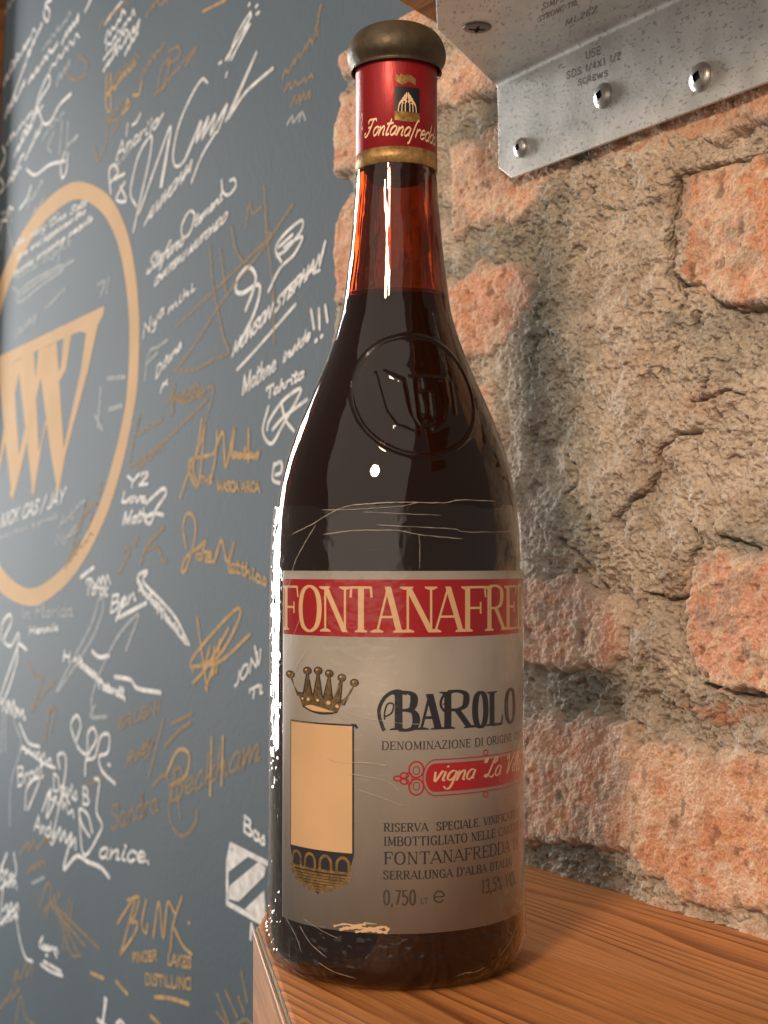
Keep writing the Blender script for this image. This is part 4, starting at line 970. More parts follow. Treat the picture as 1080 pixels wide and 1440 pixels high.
mrr = N(nt, 'ShaderNodeMapRange'); mrr.inputs['To Min'].default_value = .34; mrr.inputs['To Max'].default_value = .55; L_(nz.outputs['Fac'], mrr.inputs['Value']); L_(mrr.outputs[0], b.inputs['Roughness'])
bo = wall_pt(np.array(uc-.05), np.array(ZT), np.array(HB))
bracket = thing('angle_bracket', tuple(map(float, bo)), 'galvanised steel angle bracket screwed to the brick and the upper shelf', 'bracket')
uR_ = ue3-.05
def hz_pt(x, y): p = at_z(x, y, ZT-TK); return p
def plate(name, V3, nrm3, t, mat, parent, bev=.0004, label=None):
    bm = bmesh.new(); off_ = np.array([0., 0, 0]); p = parent
    while p is not None: off_ += np.array(p.location); p = p.parent
    a = [bm.verts.new(Vector(v-off_)) for v in V3]; bb_ = [bm.verts.new(Vector(v-off_-np.array(nrm3)*t)) for v in V3]; n = len(V3)
    bm.faces.new(a); bm.faces.new(bb_[::-1])
    for i in range(n): bm.faces.new((a[i], bb_[i], bb_[(i+1) % n], a[(i+1) % n]))
    bmesh.ops.recalc_face_normals(bm, faces=bm.faces)
    bmesh.ops.bevel(bm, geom=list(bm.edges), offset=bev, segments=2, affect='EDGES')
    me = bpy.data.meshes.new(name); bm.to_mesh(me); bm.free(); me.materials.append(mat); o = bpy.data.objects.new(name, me); link(o, parent)
    if label: o['label'] = label
    return o
# one bent sheet: wall leg, rounded bend, shelf leg, built as a swept section with the ends chamfered
RBN = .0032
pl_c1 = hz_pt(615, 38); pl_c0 = hz_pt(613, -3)
hw1 = float((pl_c1-W0) @ NU) ; wz_out = max(hw1, .02)
uv_c1 = float((pl_c1-W0) @ DU); uv_c0 = float((pl_c0-W0) @ DU); h_c0 = float((pl_c0-W0) @ NU)
secn = []
for k_ in range(7):
    a = math.pi/2*k_/6; secn.append((HB+RBN-RBN*math.sin(a+0) if False else HB+RBN*(1-math.cos(a)), ZT-TK-RBN+RBN*math.sin(a)))
# section of visible skin: (h, z): wall leg bottom -> bend -> shelf leg end
def strip_sheet():
    V = []; F = []
    secs = [(HB, ve, ue), (HB, (ve+ZT)/2, ue)] + [(h, z, uc) for h, z in secn]
    hend = max(h_c0, hw1)+.0
    secs += [(hw1, ZT-TK, uv_c1), (h_c0, ZT-TK, uv_c0), (h_c0+.012, ZT-TK, uv_c0)] if h_c0 > hw1 else [(hw1, ZT-TK, uv_c1)]
    n = len(secs)
    for (h, z, u) in secs:
        for uu in (u, uR_):
            V.append(wall_pt(np.array(uu), np.array(z), np.array(h)))
    for i in range(n-1): F.append((2*i, 2*i+1, 2*i+3, 2*i+2))
    # small chamfer under the wall leg
    b0 = len(V); V += [wall_pt(np.array(ue), np.array(ve), np.array(HB)), wall_pt(np.array(ue2), np.array((ve2+ve3)/2), np.array(HB)), wall_pt(np.array(uR_), np.array((ve2+ve3)/2), np.array(HB)), wall_pt(np.array(uR_), np.array(ve), np.array(HB))]
    F.append((0, b0+1, b0+2, 1))
    return V, F
V, F = strip_sheet()
ob = mesh_obj('bent_plate', V, F, M_zinc, bracket, False, 'spangled grey bent steel plate')
bm = bmesh.new(); bm.from_mesh(ob.data); bmesh.ops.remove_doubles(bm, verts=bm.verts, dist=1e-6); bmesh.ops.recalc_face_normals(bm, faces=bm.faces)
bmesh.ops.delete(bm, geom=[v for v in bm.verts if not v.link_faces], context='VERTS'); bm.to_mesh(ob.data); bm.free()
md = ob.modifiers.new('thickness', 'SOLIDIFY'); md.thickness = TK*.8; md.offset = 0
md2 = ob.modifiers.new('edge', 'BEVEL'); md2.width = .0004; md2.segments = 2; md2.limit_method = 'ANGLE'; md2.angle_limit = math.radians(50)
# screws
M_screw = simple('zinc_screw', (.55, .54, .52), .33, 1.0); M_dark = simple('dark_steel', (.055, .055, .06), .35, .9); M_drive = simple('drive_recess', (.05, .06, .07), .3, .8)
def basis(n):
    n = np.array(n, float); t1 = np.cross(n, [0, 0, 1.0]) if abs(n[2]) < .9 else np.array(DU); t1 /= np.linalg.norm(t1); t2 = np.cross(n, t1); return t1, t2, n
def screw(P0, n, R, dome, mat, kind, roll=0.3):
    """pan or flat head screw: domed head with a recessed drive"""
    t1, t2, n = basis(n); c, s = math.cos(roll), math.sin(roll); t1, t2 = t1*c+t2*s, -t1*s+t2*c
    V, F = [], []; K_ = 40
    if kind == 'square':
        rad = lambda a: .30*R/max(abs(math.cos(a)), abs(math.sin(a)))
    else:
        def rad(a):
            ca, sa = abs(math.cos(a)), abs(math.sin(a)); wv = .13*R; mn, mx_ = min(ca, sa), max(ca, sa)
            return min(.60*R/mx_, wv/max(mn, 1e-6)) if mn > wv/(.6*R)*mx_ else .60*R/mx_
    hgt = lambda r: dome*math.sqrt(max(0, 1-(r/R)**2*.96)) if dome > .0008 else dome*(1-(r/R)**4*.5)
    rings = []
    rr = [R, R*1.0, R*.97, R*.9, R*.8, R*.7]
    for j, r_ in enumerate(rr):
        base = len(V)
        for k_ in range(K_):
            a = 2*math.pi*k_/K_; h = (-.0004 if j == 0 else hgt(r_)*(.55 if j == 1 else 1)); V.append(P0+t1*r_*math.cos(a)+t2*r_*math.sin(a)+n*h)
        rings.append(base)
    base = len(V)
    for k_ in range(K_):
        a = 2*math.pi*(k_+.5)/K_; r_ = min(rad(a), R*.68); V.append(P0+t1*r_*math.cos(a)+t2*r_*math.sin(a)+n*hgt(r_))
    rings.append(base); base = len(V)
    for j in range(len(rings)-1):
        for k_ in range(K_):
            k2 = (k_+1) % K_; F.append((rings[j]+k_, rings[j]+k2, rings[j+1]+k2, rings[j+1]+k_))
    o = mesh_obj('screw', V, F, mat, bracket, False)
    V2, F2 = [], []
    for k_ in range(K_):
        a = 2*math.pi*(k_+.5)/K_; r_ = min(rad(a), R*.68)
        V2.append(P0+t1*r_*math.cos(a)+t2*r_*math.sin(a)+n*hgt(r_)); 
    for k_ in range(K_):
        a = 2*math.pi*(k_+.5)/K_; r_ = min(rad(a), R*.68)*.8
        V2.append(P0+t1*r_*math.cos(a)+t2*r_*math.sin(a)+n*(hgt(R*.5)-.0011))
    for k_ in range(K_): k2 = (k_+1) % K_; F2.append((k_, k2, K_+k2, K_+k_))
    F2.append(tuple(range(K_, 2*K_)))
    mesh_obj('drive_recess', V2, F2, M_drive if kind == 'square' else M_dark, o)
    return o
for x, y, R in ((733, 208, .0043), (848, 135, .0051), (985, 109, .0055)):
    u, v = wz(x, y, HB+.001); o = screw(wall_pt(np.array(u), np.array(v), np.array(HB+TK*.4)), NU, R, .0025, M_screw, 'square', .35); o['label'] = 'shiny domed square-drive screw on the wall leg'
p = at_z(671, 39, ZT-TK-.0012); o = screw(p, (0, 0, -1), .0056, .0009, simple('grey_screw', (.17, .16, .165), .4, .7), 'cross', .5); o['label'] = 'flat grey cross-head screw into the upper shelf'
# stamped lettering
M_stamp = simple('stamped_zinc', (.20, .20, .19), .4, .7)
def stamp(s_, x0, y0, x1, y1, hpx, plane):
    ink = Ink()
    if plane == 'wall':
        a = np.array(wz(x0, y0, HB)); b_ = np.array(wz(x1, y1, HB)); c_ = np.array(wz(x0, y0-hpx, HB)); up = (c_-a)/10; up[0] = 0
        f = lambda A_, B_, e: wall_pt(A_, B_, HB+TK*.4+.00006+np.asarray(e))
    else:
        g3 = lambda x, y: at_z(x, y, ZT-TK*1.4)[:2]
        a, b_, c_ = g3(x0, y0), g3(x1, y1), g3(x0+hpx*.15, y0-hpx); up = (c_-a)/10
        f = lambda A_, B_, e: np.stack([A_, B_, ZT-TK*1.4-.00006-np.asarray(e)], -1)
    text(ink, s_, a, (b_-a)/text_w(s_, 1.2), up, .0005, .0004, serif=False, uniform=.00042, track=1.2)
    ink.build('stamped_text', M_stamp, bracket, f, 5e-6)
stamp('USE', 826, 84, 848, 76, 11, 'wall'); stamp('SDS 1/4X1 1/2', 799, 112, 877, 83, 10, 'wall'); stamp('SCREWS', 815, 121, 858, 107, 8, 'wall')
stamp('ML26Z', 794, 37, 841, 16, 9, 'top'); stamp('STRONG-TIE', 757, 31, 812, 6, 8, 'top'); stamp('SIMPSON', 762, 14, 810, -6, 9, 'top')
# upper shelf: its left end is cut at a slant like the lower one's
ZS = ZT+.0006
e0 = at_z(557, 0, ZS)[:2]; e1 = at_z(613, 33, ZS)[:2]; dd_ = (e1-e0)/np.linalg.norm(e1-e0)
den = dd_ @ NU[:2]; tt_ = ((W0[:2]-NU[:2]*.004-e1) @ NU[:2])/den; wallp = e1+dd_*tt_
far = e0-dd_*.025
upper = thing('upper_shelf', (float(e1[0]), float(e1[1]), ZS), 'orange wooden shelf above the bottle, held by the steel bracket', 'shelf')
prism_obj('board', [tuple(wallp), tuple(e1), tuple(e0), tuple(far), tuple(far-DU[:2]*.45), tuple(wallp-DU[:2]*.45)], ZS, ZS+.04, M_wood3, upper, GRAIN, .0008)

# ================================================================== GREY PAINTED WALL WITH MARKER WRITING
HG = -0.026                                            # its face lies a little behind the brick face
def gw(x, y): u, v = to_wall(np.asarray(x, float), np.asarray(y, float), HG); return np.stack([u, v], -1)
M_grey, nt, b = new_mat('slate_paint'); L_ = nt.links.new; b.inputs['Roughness'].default_value = .72; b.inputs['Specular IOR Level'].default_value = .18
tc = N(nt, 'ShaderNodeTexCoord'); nz = N(nt, 'ShaderNodeTexNoise'); nz.inputs['Scale'].default_value = 4.5; nz.inputs['Detail'].default_value = 5; L_(tc.outputs['Object'], nz.inputs['Vector'])
r = N(nt, 'ShaderNodeValToRGB'); r.color_ramp.elements[0].position = .3; r.color_ramp.elements[0].color = (.078, .114, .150, 1); r.color_ramp.elements[1].position = .7; r.color_ramp.elements[1].color = (.100, .140, .176, 1)
L_(nz.outputs['Fac'], r.inputs['Fac']); L_(r.outputs['Color'], b.inputs['Base Color'])
n2 = N(nt, 'ShaderNodeTexNoise'); n2.inputs['Scale'].default_value = 260; n2.inputs['Detail'].default_value = 3; L_(tc.outputs['Object'], n2.inputs['Vector'])
bp = N(nt, 'ShaderNodeBump'); bp.inputs['Distance'].default_value = .0002; L_(n2.outputs['Fac'], bp.inputs['Height']); L_(bp.outputs['Normal'], b.inputs['Normal'])
gL = float(gw(9, 0)[0]); 
gwall = thing('painted_wall', tuple(map(float, wall_pt(np.array(.5), np.array(0.), np.array(HG)))), 'slate grey painted wall covered in white and gold marker signatures', 'wall')
u0g = float(to_wall(620, 700, HG)[0]); u1g = float(to_wall(-90, 700, HG)[0])
def gbox(name, u0, u1, v0, v1, h0, h1, mat, parent, label=None):
    cs = [(u0, v0), (u1, v0), (u1, v1), (u0, v1)]; V = [wall_pt(np.array(a), np.array(b_), np.array(h)) for h in (h0, h1) for a, b_ in cs]
    return mesh_obj(name, V, [(3, 2, 1, 0), (4, 5, 6, 7), (0, 1, 5, 4), (1, 2, 6, 5), (2, 3, 7, 6), (3, 0, 4, 7)], mat, parent, False, label)
gbox('wall_face', u0g, u1g, -.75, 1.2, HG-.06, HG, M_grey, gwall)
# brown wooden frame at the far left
fe0 = gw(9, 0); fe1 = gw(0, 205)
frm = thing('wooden_frame', tuple(map(float, wall_pt(np.array(fe0[0]), np.array(0.), np.array(HG)))), 'brown wooden frame at the far left edge beside the grey wall', 'frame')
dfu = (fe1-fe0)
V = []
topu = fe0[0]-dfu[0]*1.2; topv = fe0[1]-dfu[1]*1.2; botu = fe0[0]+dfu[0]*3.2; botv = fe0[1]+dfu[1]*3.2
for h in (HG+.0005, HG+.012):
    for a, b_ in [(topu, topv), (botu, botv), (botu+.05, botv), (topu+.05, topv)]: V.append(wall_pt(np.array(a), np.array(b_), np.array(h)))
mesh_obj('moulding', V, [(3, 2, 1, 0), (4, 5, 6, 7), (0, 1, 5, 4), (1, 2, 6, 5), (2, 3, 7, 6), (3, 0, 4, 7)], M_frame, frm)

def inkmat(name, col, alpha=.9):
    m, nt, b = new_mat(name); b.inputs['Base Color'].default_value = (*col, 1); b.inputs['Roughness'].default_value = .85; b.inputs['Specular IOR Level'].default_value = .15
    tc = N(nt, 'ShaderNodeTexCoord'); nz = N(nt, 'ShaderNodeTexNoise'); nz.inputs['Scale'].default_value = 130; nz.inputs['Detail'].default_value = 4
    mr = N(nt, 'ShaderNodeMapRange'); mr.inputs['From Min'].default_value = .3; mr.inputs['From Max'].default_value = .65; mr.inputs['To Min'].default_value = alpha*.62; mr.inputs['To Max'].default_value = min(1, alpha*1.05)
    nt.links.new(tc.outputs['Object'], nz.inputs['Vector']); nt.links.new(nz.outputs['Fac'], mr.inputs['Value']); nt.links.new(mr.outputs[0], b.inputs['Alpha']); return m
M_wh = inkmat('white_marker', (.90, .93, .96), .95); M_wf = inkmat('faint_white_marker', (.74, .80, .84), .48)
M_go = inkmat('gold_marker', (.60, .41, .19), .9); M_gf = inkmat('faint_gold_marker', (.46, .33, .18), .6)
M_tan = simple('tan_emblem_paint', (.64, .455, .28), .85, spec=.1, vary=.05, vscale=30)
gmap = lambda hh: (lambda a, b_, e: wall_pt(a, b_, HG+hh+np.asarray(e)))
# emblem ring
half_o = [(111,255.5),(138,264),(160,284),(178,324),(189,373),(195.5,440),(195.5,495),(193,545),(186.6,586),(172.5,652),(151,721),(123,780),(94.5,820),(66,844),(42.5,852)]
half_i = [(111,280),(131,288),(151,309),(167,347),(176.5,395),(181.5,445),(182,495),(179.5,540),(175,579),(163,633),(142,704),(118,756),(94.5,792),(66,818),(41,827)]
refl = lambda L__: [(154-x, 1107.5-y) for x, y in L__]
oo = catmull(half_o[:-1]+refl(half_o)[:-1]+[half_o[0]], 8); ii = catmull(half_i[:-1]+refl(half_i)[:-1]+[half_i[0]], 8)
ink = Ink(); ink.strip(np.stack([gw(oo[:, 0], oo[:, 1]), gw(ii[:, 0], ii[:, 1])], 1)); ink.build('emblem_ring', M_tan, gwall, gmap(.0001), 0, label='tan painted oval ring of the emblem')
ink = Ink()
gp = lambda pts: gw(np.array([p[0] for p in pts]), np.array([p[1] for p in pts]))
ink.poly(gp([(-34,517),(147,430),(145.5,442),(139,455),(128,470),(112,466),(80,480),(48,495),(20,510),(-34,538)]))
for pts in ([(-3,515),(18,505),(27,640),(18,705),(10,640)], [(25,508),(48,492),(55,640),(47,699),(40,640)], [(53,496),(80,480),(90,631),(82,696),(72,640)]):
    ink.poly(gp(pts))
for pts in ([(122,464),(139,452),(125,517),(92,640),(82,696),(78,690),(90,630),(114,520)], [(90,475),(101,468),(93,520),(79,545),(60,620),(47,699),(44,690),(56,630),(76,540),(86,515)], [(55,492),(68,486),(57,535),(48,575),(32,650),(18,704),(14,694),(27,640),(42,570),(50,530)]):
    ink.poly(gp(pts))
ink.poly(gp([(-34,520),(-13,510),(-5,640),(-12,708),(-20,640)])); ink.poly(gp([(20,505),(32,499),(20,560),(2,650),(-12,706),(-16,696),(0,640),(12,560)]))
ink.build('emblem_letter', M_tan, gwall, gmap(.0001), 8e-6, label='tan multiple stroke letter W inside the ring')

def wtext(s_, x0, y0, x1, y1, h, mat=M_wh, w_=.0024, lean=0.12, jit=.35, caps=False):
    w_ *= .86
    """handwritten word from pixel to pixel on the grey wall"""
    a = gw(x0, y0); b_ = gw(x1, y1); c_ = gw(x0+h*lean, y0-h); up = (c_-a)/10
    ink = Ink(); text(ink, s_, a, (b_-a)/text_w(s_, .3), up, w_, w_, serif=False, uniform=w_, track=.3, jit=jit)
    ink.build('inscription', mat, gwall, gmap(.0002), 1.2e-5)
def wline(strokes, mat=M_wh, w_=.0026, curve=True):
    ink = Ink()
    for p_ in strokes: ink.line(gp(p_), w_, curve and len(p_) > 2, cap=True, n=6)
    ink.build('inscription', mat, gwall, gmap(.0002), 1.2e-5)
def scrib(x0, y0, x1, y1, amp, n, mat=M_wh, w_=.0022, lean=.3, seed=0):
    """illegible run of loops along a baseline"""
    r_ = random.Random(seed+int(x0*7+y0)); pts = []
    for k_ in range(2*n+1):
        t_ = k_/(2*n); s_ = (1 if k_ % 2 else 0); hh = amp*(r_.uniform(.45, 1.0) if s_ else r_.uniform(-.12, .12))
        pts.append((x0+(x1-x0)*t_+hh*lean+(r_.uniform(-1, .6)*abs(x1-x0)/(2*n) if s_ else 0), y0+(y1-y0)*t_-hh))
    wline([pts], mat, w_)
# ---- upper left
scrib(8,165,58,35,16,9,M_wh,.003); scrib(12,160,34,120,14,4,M_wh,.003); scrib(40,118,80,65,12,6,M_wh,.003)
scrib(88,60,110,30,14,4,M_wh,.003); wline([[(64,10),(62,22),(67,30),(70,16),(64,6),(72,0)]],M_wh,.003); wline([[(120,16),(126,4),(130,-6)]],M_wh,.003); scrib(8,20,20,0,10,2,M_wf)
wline([[(48,162),(56,132),(68,106),(70,118),(58,138),(50,160)],[(56,158),(62,174),(72,170),(84,148),(100,132)]],M_wh,.0030)
scrib(80,120,98,92,14,3,M_wf,.003); wline([[(92,100),(104,112),(120,104),(122,88),(112,78)]],M_gf,.003)
wline([[(108,192),(104,198)],[(76,186),(68,206),(72,214)],[(88,170),(84,216)],[(96,172),(94,210)],[(96,204),(110,190)]],M_wf,.003)
scrib(20,222,44,180,18,4,M_wh,.0028); scrib(36,224,56,186,18,4,M_wh,.0028); wline([[(18,255),(28,226),(34,216)],[(38,238),(50,246),(70,232),(92,226)],[(92,214),(86,232),(88,250),(94,240),(96,216)]],M_wh,.0028)
scrib(40,290,60,258,14,4,M_wf,.003); wline([[(28,294),(38,280),(44,262)],[(0,272),(6,262),(0,250)],[(0,240),(8,220),(4,206)]],M_wh,.003); scrib(0,325,18,296,14,2,M_wh,.003)
wline([[(2,300),(14,298),(16,312)],[(6,300),(2,350)],[(10,305),(18,352)]],M_wf,.003)
wline([[(148,34),(162,14),(172,2)]],M_wh,.0024); scrib(146,100,195,38,15,8,M_wh,.0026); scrib(148,60,176,20,12,4,M_wh,.0026); scrib(176,78,194,48,10,3,M_wh,.0026)
scrib(148,140,190,92,14,6,M_go,.0028); scrib(200,108,232,62,8,5,M_gf,.0028); wline([[(150,104),(150,150),(156,152),(156,104)],[(188,134),(196,132),(200,114)],[(176,158),(180,140),(182,150),(172,160)]],M_go,.0028)
wline([[(150,200),(152,176),(162,168),(168,172),(158,188)],[(134,208),(138,226),(148,208)],[(218,134),(232,118),(240,84),(228,96),(222,128)]],M_gf,.0028)
scrib(206,22,236,2,14,3,M_gf,.0026)
wtext('Anarijo',164,224,224,176,22,M_wh,.0023); wline([[(178,190),(180,174)],[(186,176),(192,172),(198,160)],[(222,176),(230,160)]],M_wh,.0022)
wline([[(156,272),(154,240),(162,232),(166,244),(156,256)],[(162,252),(176,244)],[(170,262),(178,282),(164,280),(176,256)]],M_wh,.0026)
wline([[(192,290),(184,270),(194,222),(208,196),(214,194),(210,226),(196,288),(188,326)],[(196,300),(220,232),(240,178),(236,214),(228,262)],[(226,262),(238,196)]],M_wh,.0026)
wtext('ANNONA',203,318,268,242,22,M_wh,.0021,lean=.35)
wline([[(292,116),(284,112),(268,138),(252,176),(244,216),(248,234),(262,222),(282,172)],[(262,220),(284,170),(276,200),(294,164),(284,196),(304,160),(296,190),(320,146),(310,176),(306,186)],[(318,170),(362,72),(334,138),(320,166)],[(322,166),(346,130),(384,96)],[(304,186),(284,220),(270,256)]],M_wh,.0024)
wline([[(322,84),(332,52),(352,18),(350,30),(338,58),(326,84)],[(318,84),(354,22)],[(326,82),(352,34)],[(308,90),(312,87)],[(318,108),(320,102)],[(360,10),(363,7)],[(361,20),(365,17)],[(350,8),(352,5)]],M_wh,.0020)
wline([[(286,16),(318,0)]],M_go,.002); wline([[(230,125),(238,112),(262,84),(278,66),(262,92)],[(238,72),(252,66),(252,80),(236,90)]],M_gf,.0026)
scrib(398,112,448,50,14,6,M_gf,.002); scrib(400,130,440,110,12,4,M_gf,.002); scrib(410,150,436,138,20,4,M_gf,.002); scrib(440,60,452,10,10,3,M_gf,.002); scrib(404,175,430,168,12,3,M_wf,.0018)
# ---- names to the right of the ring
wtext('Stefano',206,386,258,344,26,M_wh,.0022,lean=.3); wline([[(258,334),(256,318),(266,298),(274,302),(268,326),(258,334)]],M_wh,.0022); wtext('lement',274,320,314,280,16,M_wh,.0021); wline([[(312,254),(314,270),(322,274),(332,262),(330,252),(324,254)]],M_wh,.0022)
wtext('CHATEAU MUTONDO',216,404,318,310,13,M_wh,.0018,lean=.3)
wtext('Nya',200,478,232,440,20,M_wh,.0020,lean=.1); wtext('mihi.',236,442,278,404,14,M_wh,.0020)
wline([[(204,534),(210,496),(222,488),(236,478)],[(206,512),(222,496)]],M_wf,.0022); wtext('Dilana',218,534,256,488,16,M_wh,.002); wline([[(226,552),(230,540),(236,540)],[(228,546),(236,534)]],M_wh,.0018)
wline([[(248,460),(384,330)],[(250,518),(272,488),(316,420),(370,350),(412,288)],[(246,520),(274,520),(300,506),(322,496),(314,470),(300,400),(296,346)],[(372,262),(376,330),(384,400),(386,482)],[(352,286),(356,300),(368,292)],[(326,318),(332,350),(342,368)],[(346,320),(350,290)],[(310,350),(318,408)],[(384,330),(374,326)]],M_gf,.0022)
wline([[(346,436),(356,410),(360,388),(350,376),(336,390),(332,408),(342,412),(362,400),(366,410),(358,440),(340,478)]],M_wh,.0030)
wline([[(396,368),(388,350),(400,330),(424,310),(424,324),(404,350),(390,360)],[(392,348),(412,330)],[(400,348),(414,338),(426,334),(414,358),(394,378),(378,410)]],M_wh,.0022)
wtext('MONSON STEPHAN',326,502,452,372,20,M_wh,.0021,lean=.25); wline([[(334,520),(360,492),(416,428)],[(452,362),(458,340)],[(442,384),(450,380)]],M_wh,.0022)
wtext('inside',397,512,436,476,20,M_wh,.002,lean=.2); wline([[(438,436),(442,462)],[(449,434),(450,462)],[(458,430),(461,452)],[(444,480),(446,478)],[(452,474),(454,472)]],M_wh,.0024)
wtext('Mathne',340,556,388,520,26,M_wh,.0021,lean=.1); wtext('Tahrita',374,562,428,530,16,M_wh,.0020,lean=.1)
wline([[(378,572),(370,606),(382,624),(398,598),(424,548),(400,562),(380,590),(376,604)],[(396,566),(402,590),(414,606)],[(384,604),(398,588),(416,574),(432,562)]],M_wh,.0024)
wline([[(242,584),(246,540)],[(246,560),(262,566),(284,552),(300,544),(296,570),(288,596)],[(242,548),(244,580)],[(182,658),(230,622),(292,562)]],M_gf,.0024); wtext('enry',252,566,290,552,12,M_gf,.0020)
wline([[(186,625),(198,584),(192,610),(212,600),(228,590)],[(182,650),(188,622)]],M_gf,.0024)
wline([[(278,680),(272,660),(280,620),(284,590)],[(254,700),(264,670),(276,640),(284,618),(288,600),(280,680),(270,672),(268,648),(296,640),(304,636)],[(298,672),(304,640),(306,606)],[(302,636),(314,608),(318,658),(330,602),(326,640)],[(350,604),(350,648)],[(330,642),(344,640),(356,642),(364,636)]],M_go,.0026)
wtext('oslow',326,644,366,646,16,M_go,.0020); wtext('THE',282,680,299,680,10,M_go,.0017,lean=0); wtext('MASCA ARCA',306,690,366,692,13,M_go,.0019,lean=0)
wline([[(386,652),(384,674),(396,680)],[(386,654),(396,650),(396,664),(388,668)]],M_wh,.0024)
wtext('Y2',178,686,210,680,16,M_wh,.003); wtext('Love',170,706,206,706,14,M_wh,.003,lean=.2); wtext('Math',172,738,206,732,17,M_wh,.003,lean=.2); wline([[(206,708),(228,688),(234,694),(220,716),(212,736),(204,730),(216,722),(230,724)]],M_wh,.003)
wline([[(168,806),(182,778),(180,770),(174,776)],[(190,768),(194,756)],[(198,794),(206,770),(230,742)],[(204,774),(222,770),(230,790),(234,786)]],M_gf,.003)
wline([[(262,770),(258,740),(264,722),(274,730),(274,760),(262,800),(256,802),(262,784),(280,770),(290,760),(286,774),(298,778)]],M_go,.0026); wtext('oe',274,786,300,792,18,M_go,.0023)
wline([[(302,790),(312,760),(320,790),(330,762),(322,800),(334,804)]],M_go,.0026); wtext('atthias',324,800,376,824,18,M_go,.0022,lean=0)
wline([[(194,818),(196,808),(208,804),(202,818),(228,846),(248,870),(266,906)]],M_wh,.0030); wtext('Bruffamle',196,826,264,908,14,M_wh,.0026,lean=-.3); wtext('Torok',120,836,152,838,22,M_wh,.0026,lean=.1); wtext('Ban',154,862,192,844,22,M_wh,.0028,lean=.1)
wline([[(168,868),(206,848)],[(114,812),(132,798)],[(164,872),(176,840)]],M_wh,.0034)
wline([[(272,944),(270,928),(300,890),(334,856),(336,872),(310,920),(282,936)],[(278,870),(282,900),(292,970)],[(272,960),(290,940),(322,884)],[(286,944),(296,910)],[(300,950),(302,910)],[(304,946),(310,900)],[(270,938),(310,930),(352,892)],[(290,968),(300,940)]],M_go,.0026)
wtext('JON!',330,966,368,930,18,M_wh,.0022,lean=.1); wtext('Ti',350,984,370,974,14,M_wh,.0022,lean=.1); wline([[(359,910),(364,934)]],M_wh,.0026)
# ---- inside the ring
for k_,(a_,b2) in enumerate([((22,356),(122,288)),((24,374),(120,300)),((18,398),(130,310)),((20,404),(100,344))]): wtext(['for Mary Gina Sola','love and happiness the','thanks amazing people','hold tight'][k_],a_[0],a_[1]-8,b2[0],b2[1],10,M_wf if k_>2 else M_wh,.0017,lean=.3)
wline([[(24,414),(44,396),(84,374),(88,380),(60,400),(30,424),(26,418),(60,392),(104,366)],[(84,350),(82,374)],[(18,404),(26,410)]],M_wf,.0028)
wtext('Courtney',20,478,52,446,14,M_wf,.0022,lean=.3); wtext('Homma',62,440,92,408,9,M_wf,.0018); wline([[(138,400),(148,396),(142,416)],[(150,412),(154,390)]],M_wf,.0024)
wtext('NICK CAS / JAY',0,742,90,706,18,M_wh,.0026,lean=.2); wtext('bourbon barrell',0,758,82,728,7,M_wf,.0018); wtext('Art',84,742,104,728,14,M_wf,.002); wtext('Nyst',78,766,108,748,13,M_wf,.0021); scrib(104,720,120,704,8,3,M_wf,.002)
wline([[(140,695),(142,678)],[(112,748),(116,730),(128,712),(136,708)],[(96,790),(112,760)],[(130,720),(124,744)]],M_gf,.003)
wline([[(138,600),(142,546)],[(154,576),(172,570)],[(152,532),(176,530)],[(134,584),(144,604)]],M_wf,.0036)
# ---- below the ring
wtext('In Florida',30,870,104,866,18,M_wf,.0024,lean=0); wtext('Hennik',40,892,82,886,10,M_wh,.0024)
wline([[(2,900),(4,876),(14,864),(16,876),(6,900),(16,908),(26,890),(24,912),(4,970),(2,990),(12,970),(24,930),(26,906),(38,914)]],M_wh,.0032)
wline([[(82,972),(110,930),(134,890),(146,852),(140,842),(128,880),(96,940),(80,972)],[(134,992),(128,1008),(150,1008)],[(132,1010),(130,980),(148,930),(170,890),(194,864),(192,876),(178,914)]],M_wf,.0030)
wtext('H',88,928,100,932,14,M_wh,.003); wtext('Henson',112,936,138,956,14,M_wh,.0032,lean=-.1); wtext('Tidwell',136,966,176,982,13,M_wh,.0030,lean=-.1); wline([[(130,916),(140,924),(154,922)],[(162,952),(184,956),(194,968),(226,974)]],M_wh,.0034)
wline([[(38,928),(50,950),(60,956),(44,1000),(60,978),(78,956)],[(62,1044),(70,1000)],[(66,1000),(78,996),(72,1030)]],M_gf,.003)
wtext('ERLENI',166,1026,226,1000,16,M_gf,.0024); wtext('Rally',176,1080,214,1052,20,M_gf,.0026,lean=.3); wline([[(210,1090),(218,1060),(230,1012)],[(242,1018),(270,1004)],[(232,1050),(250,1030),(268,1016)]],M_gf,.0028)
wline([[(106,1042),(100,1020),(108,1006),(114,1020),(108,1046),(122,1060),(124,1032),(132,1024),(136,1040),(122,1066),(120,1090)],[(122,1068),(134,1064),(142,1036),(154,1034),(152,1058),(140,1064),(144,1084),(162,1102)],[(153,1075),(155,1076)]],M_wh,.0030)
wline([[(2,978),(4,1010),(2,1058)],[(8,985),(8,1056)],[(16,990),(22,1020),(30,1040),(28,1060),(16,1100),(14,1160)]],M_wf,.0030); scrib(10,990,36,1012,14,4,M_wh,.003,lean=-.1)
wtext('Brost',24,1106,62,1092,26,M_wh,.0028,lean=0); wline([[(28,1018),(40,1044),(56,1050)],[(32,1050),(60,1072),(78,1080)],[(36,1138),(38,1110),(48,1096),(56,1098),(40,1138)]],M_wh,.0030); wtext('Davis B',74,1110,126,1134,22,M_wh,.0030,lean=0)
wline([[(84,1080),(82,1062),(92,1062),(92,1090),(80,1150),(74,1180),(88,1120),(98,1130)],[(60,1140),(72,1110),(66,1150),(80,1120)]],M_wh,.0030)
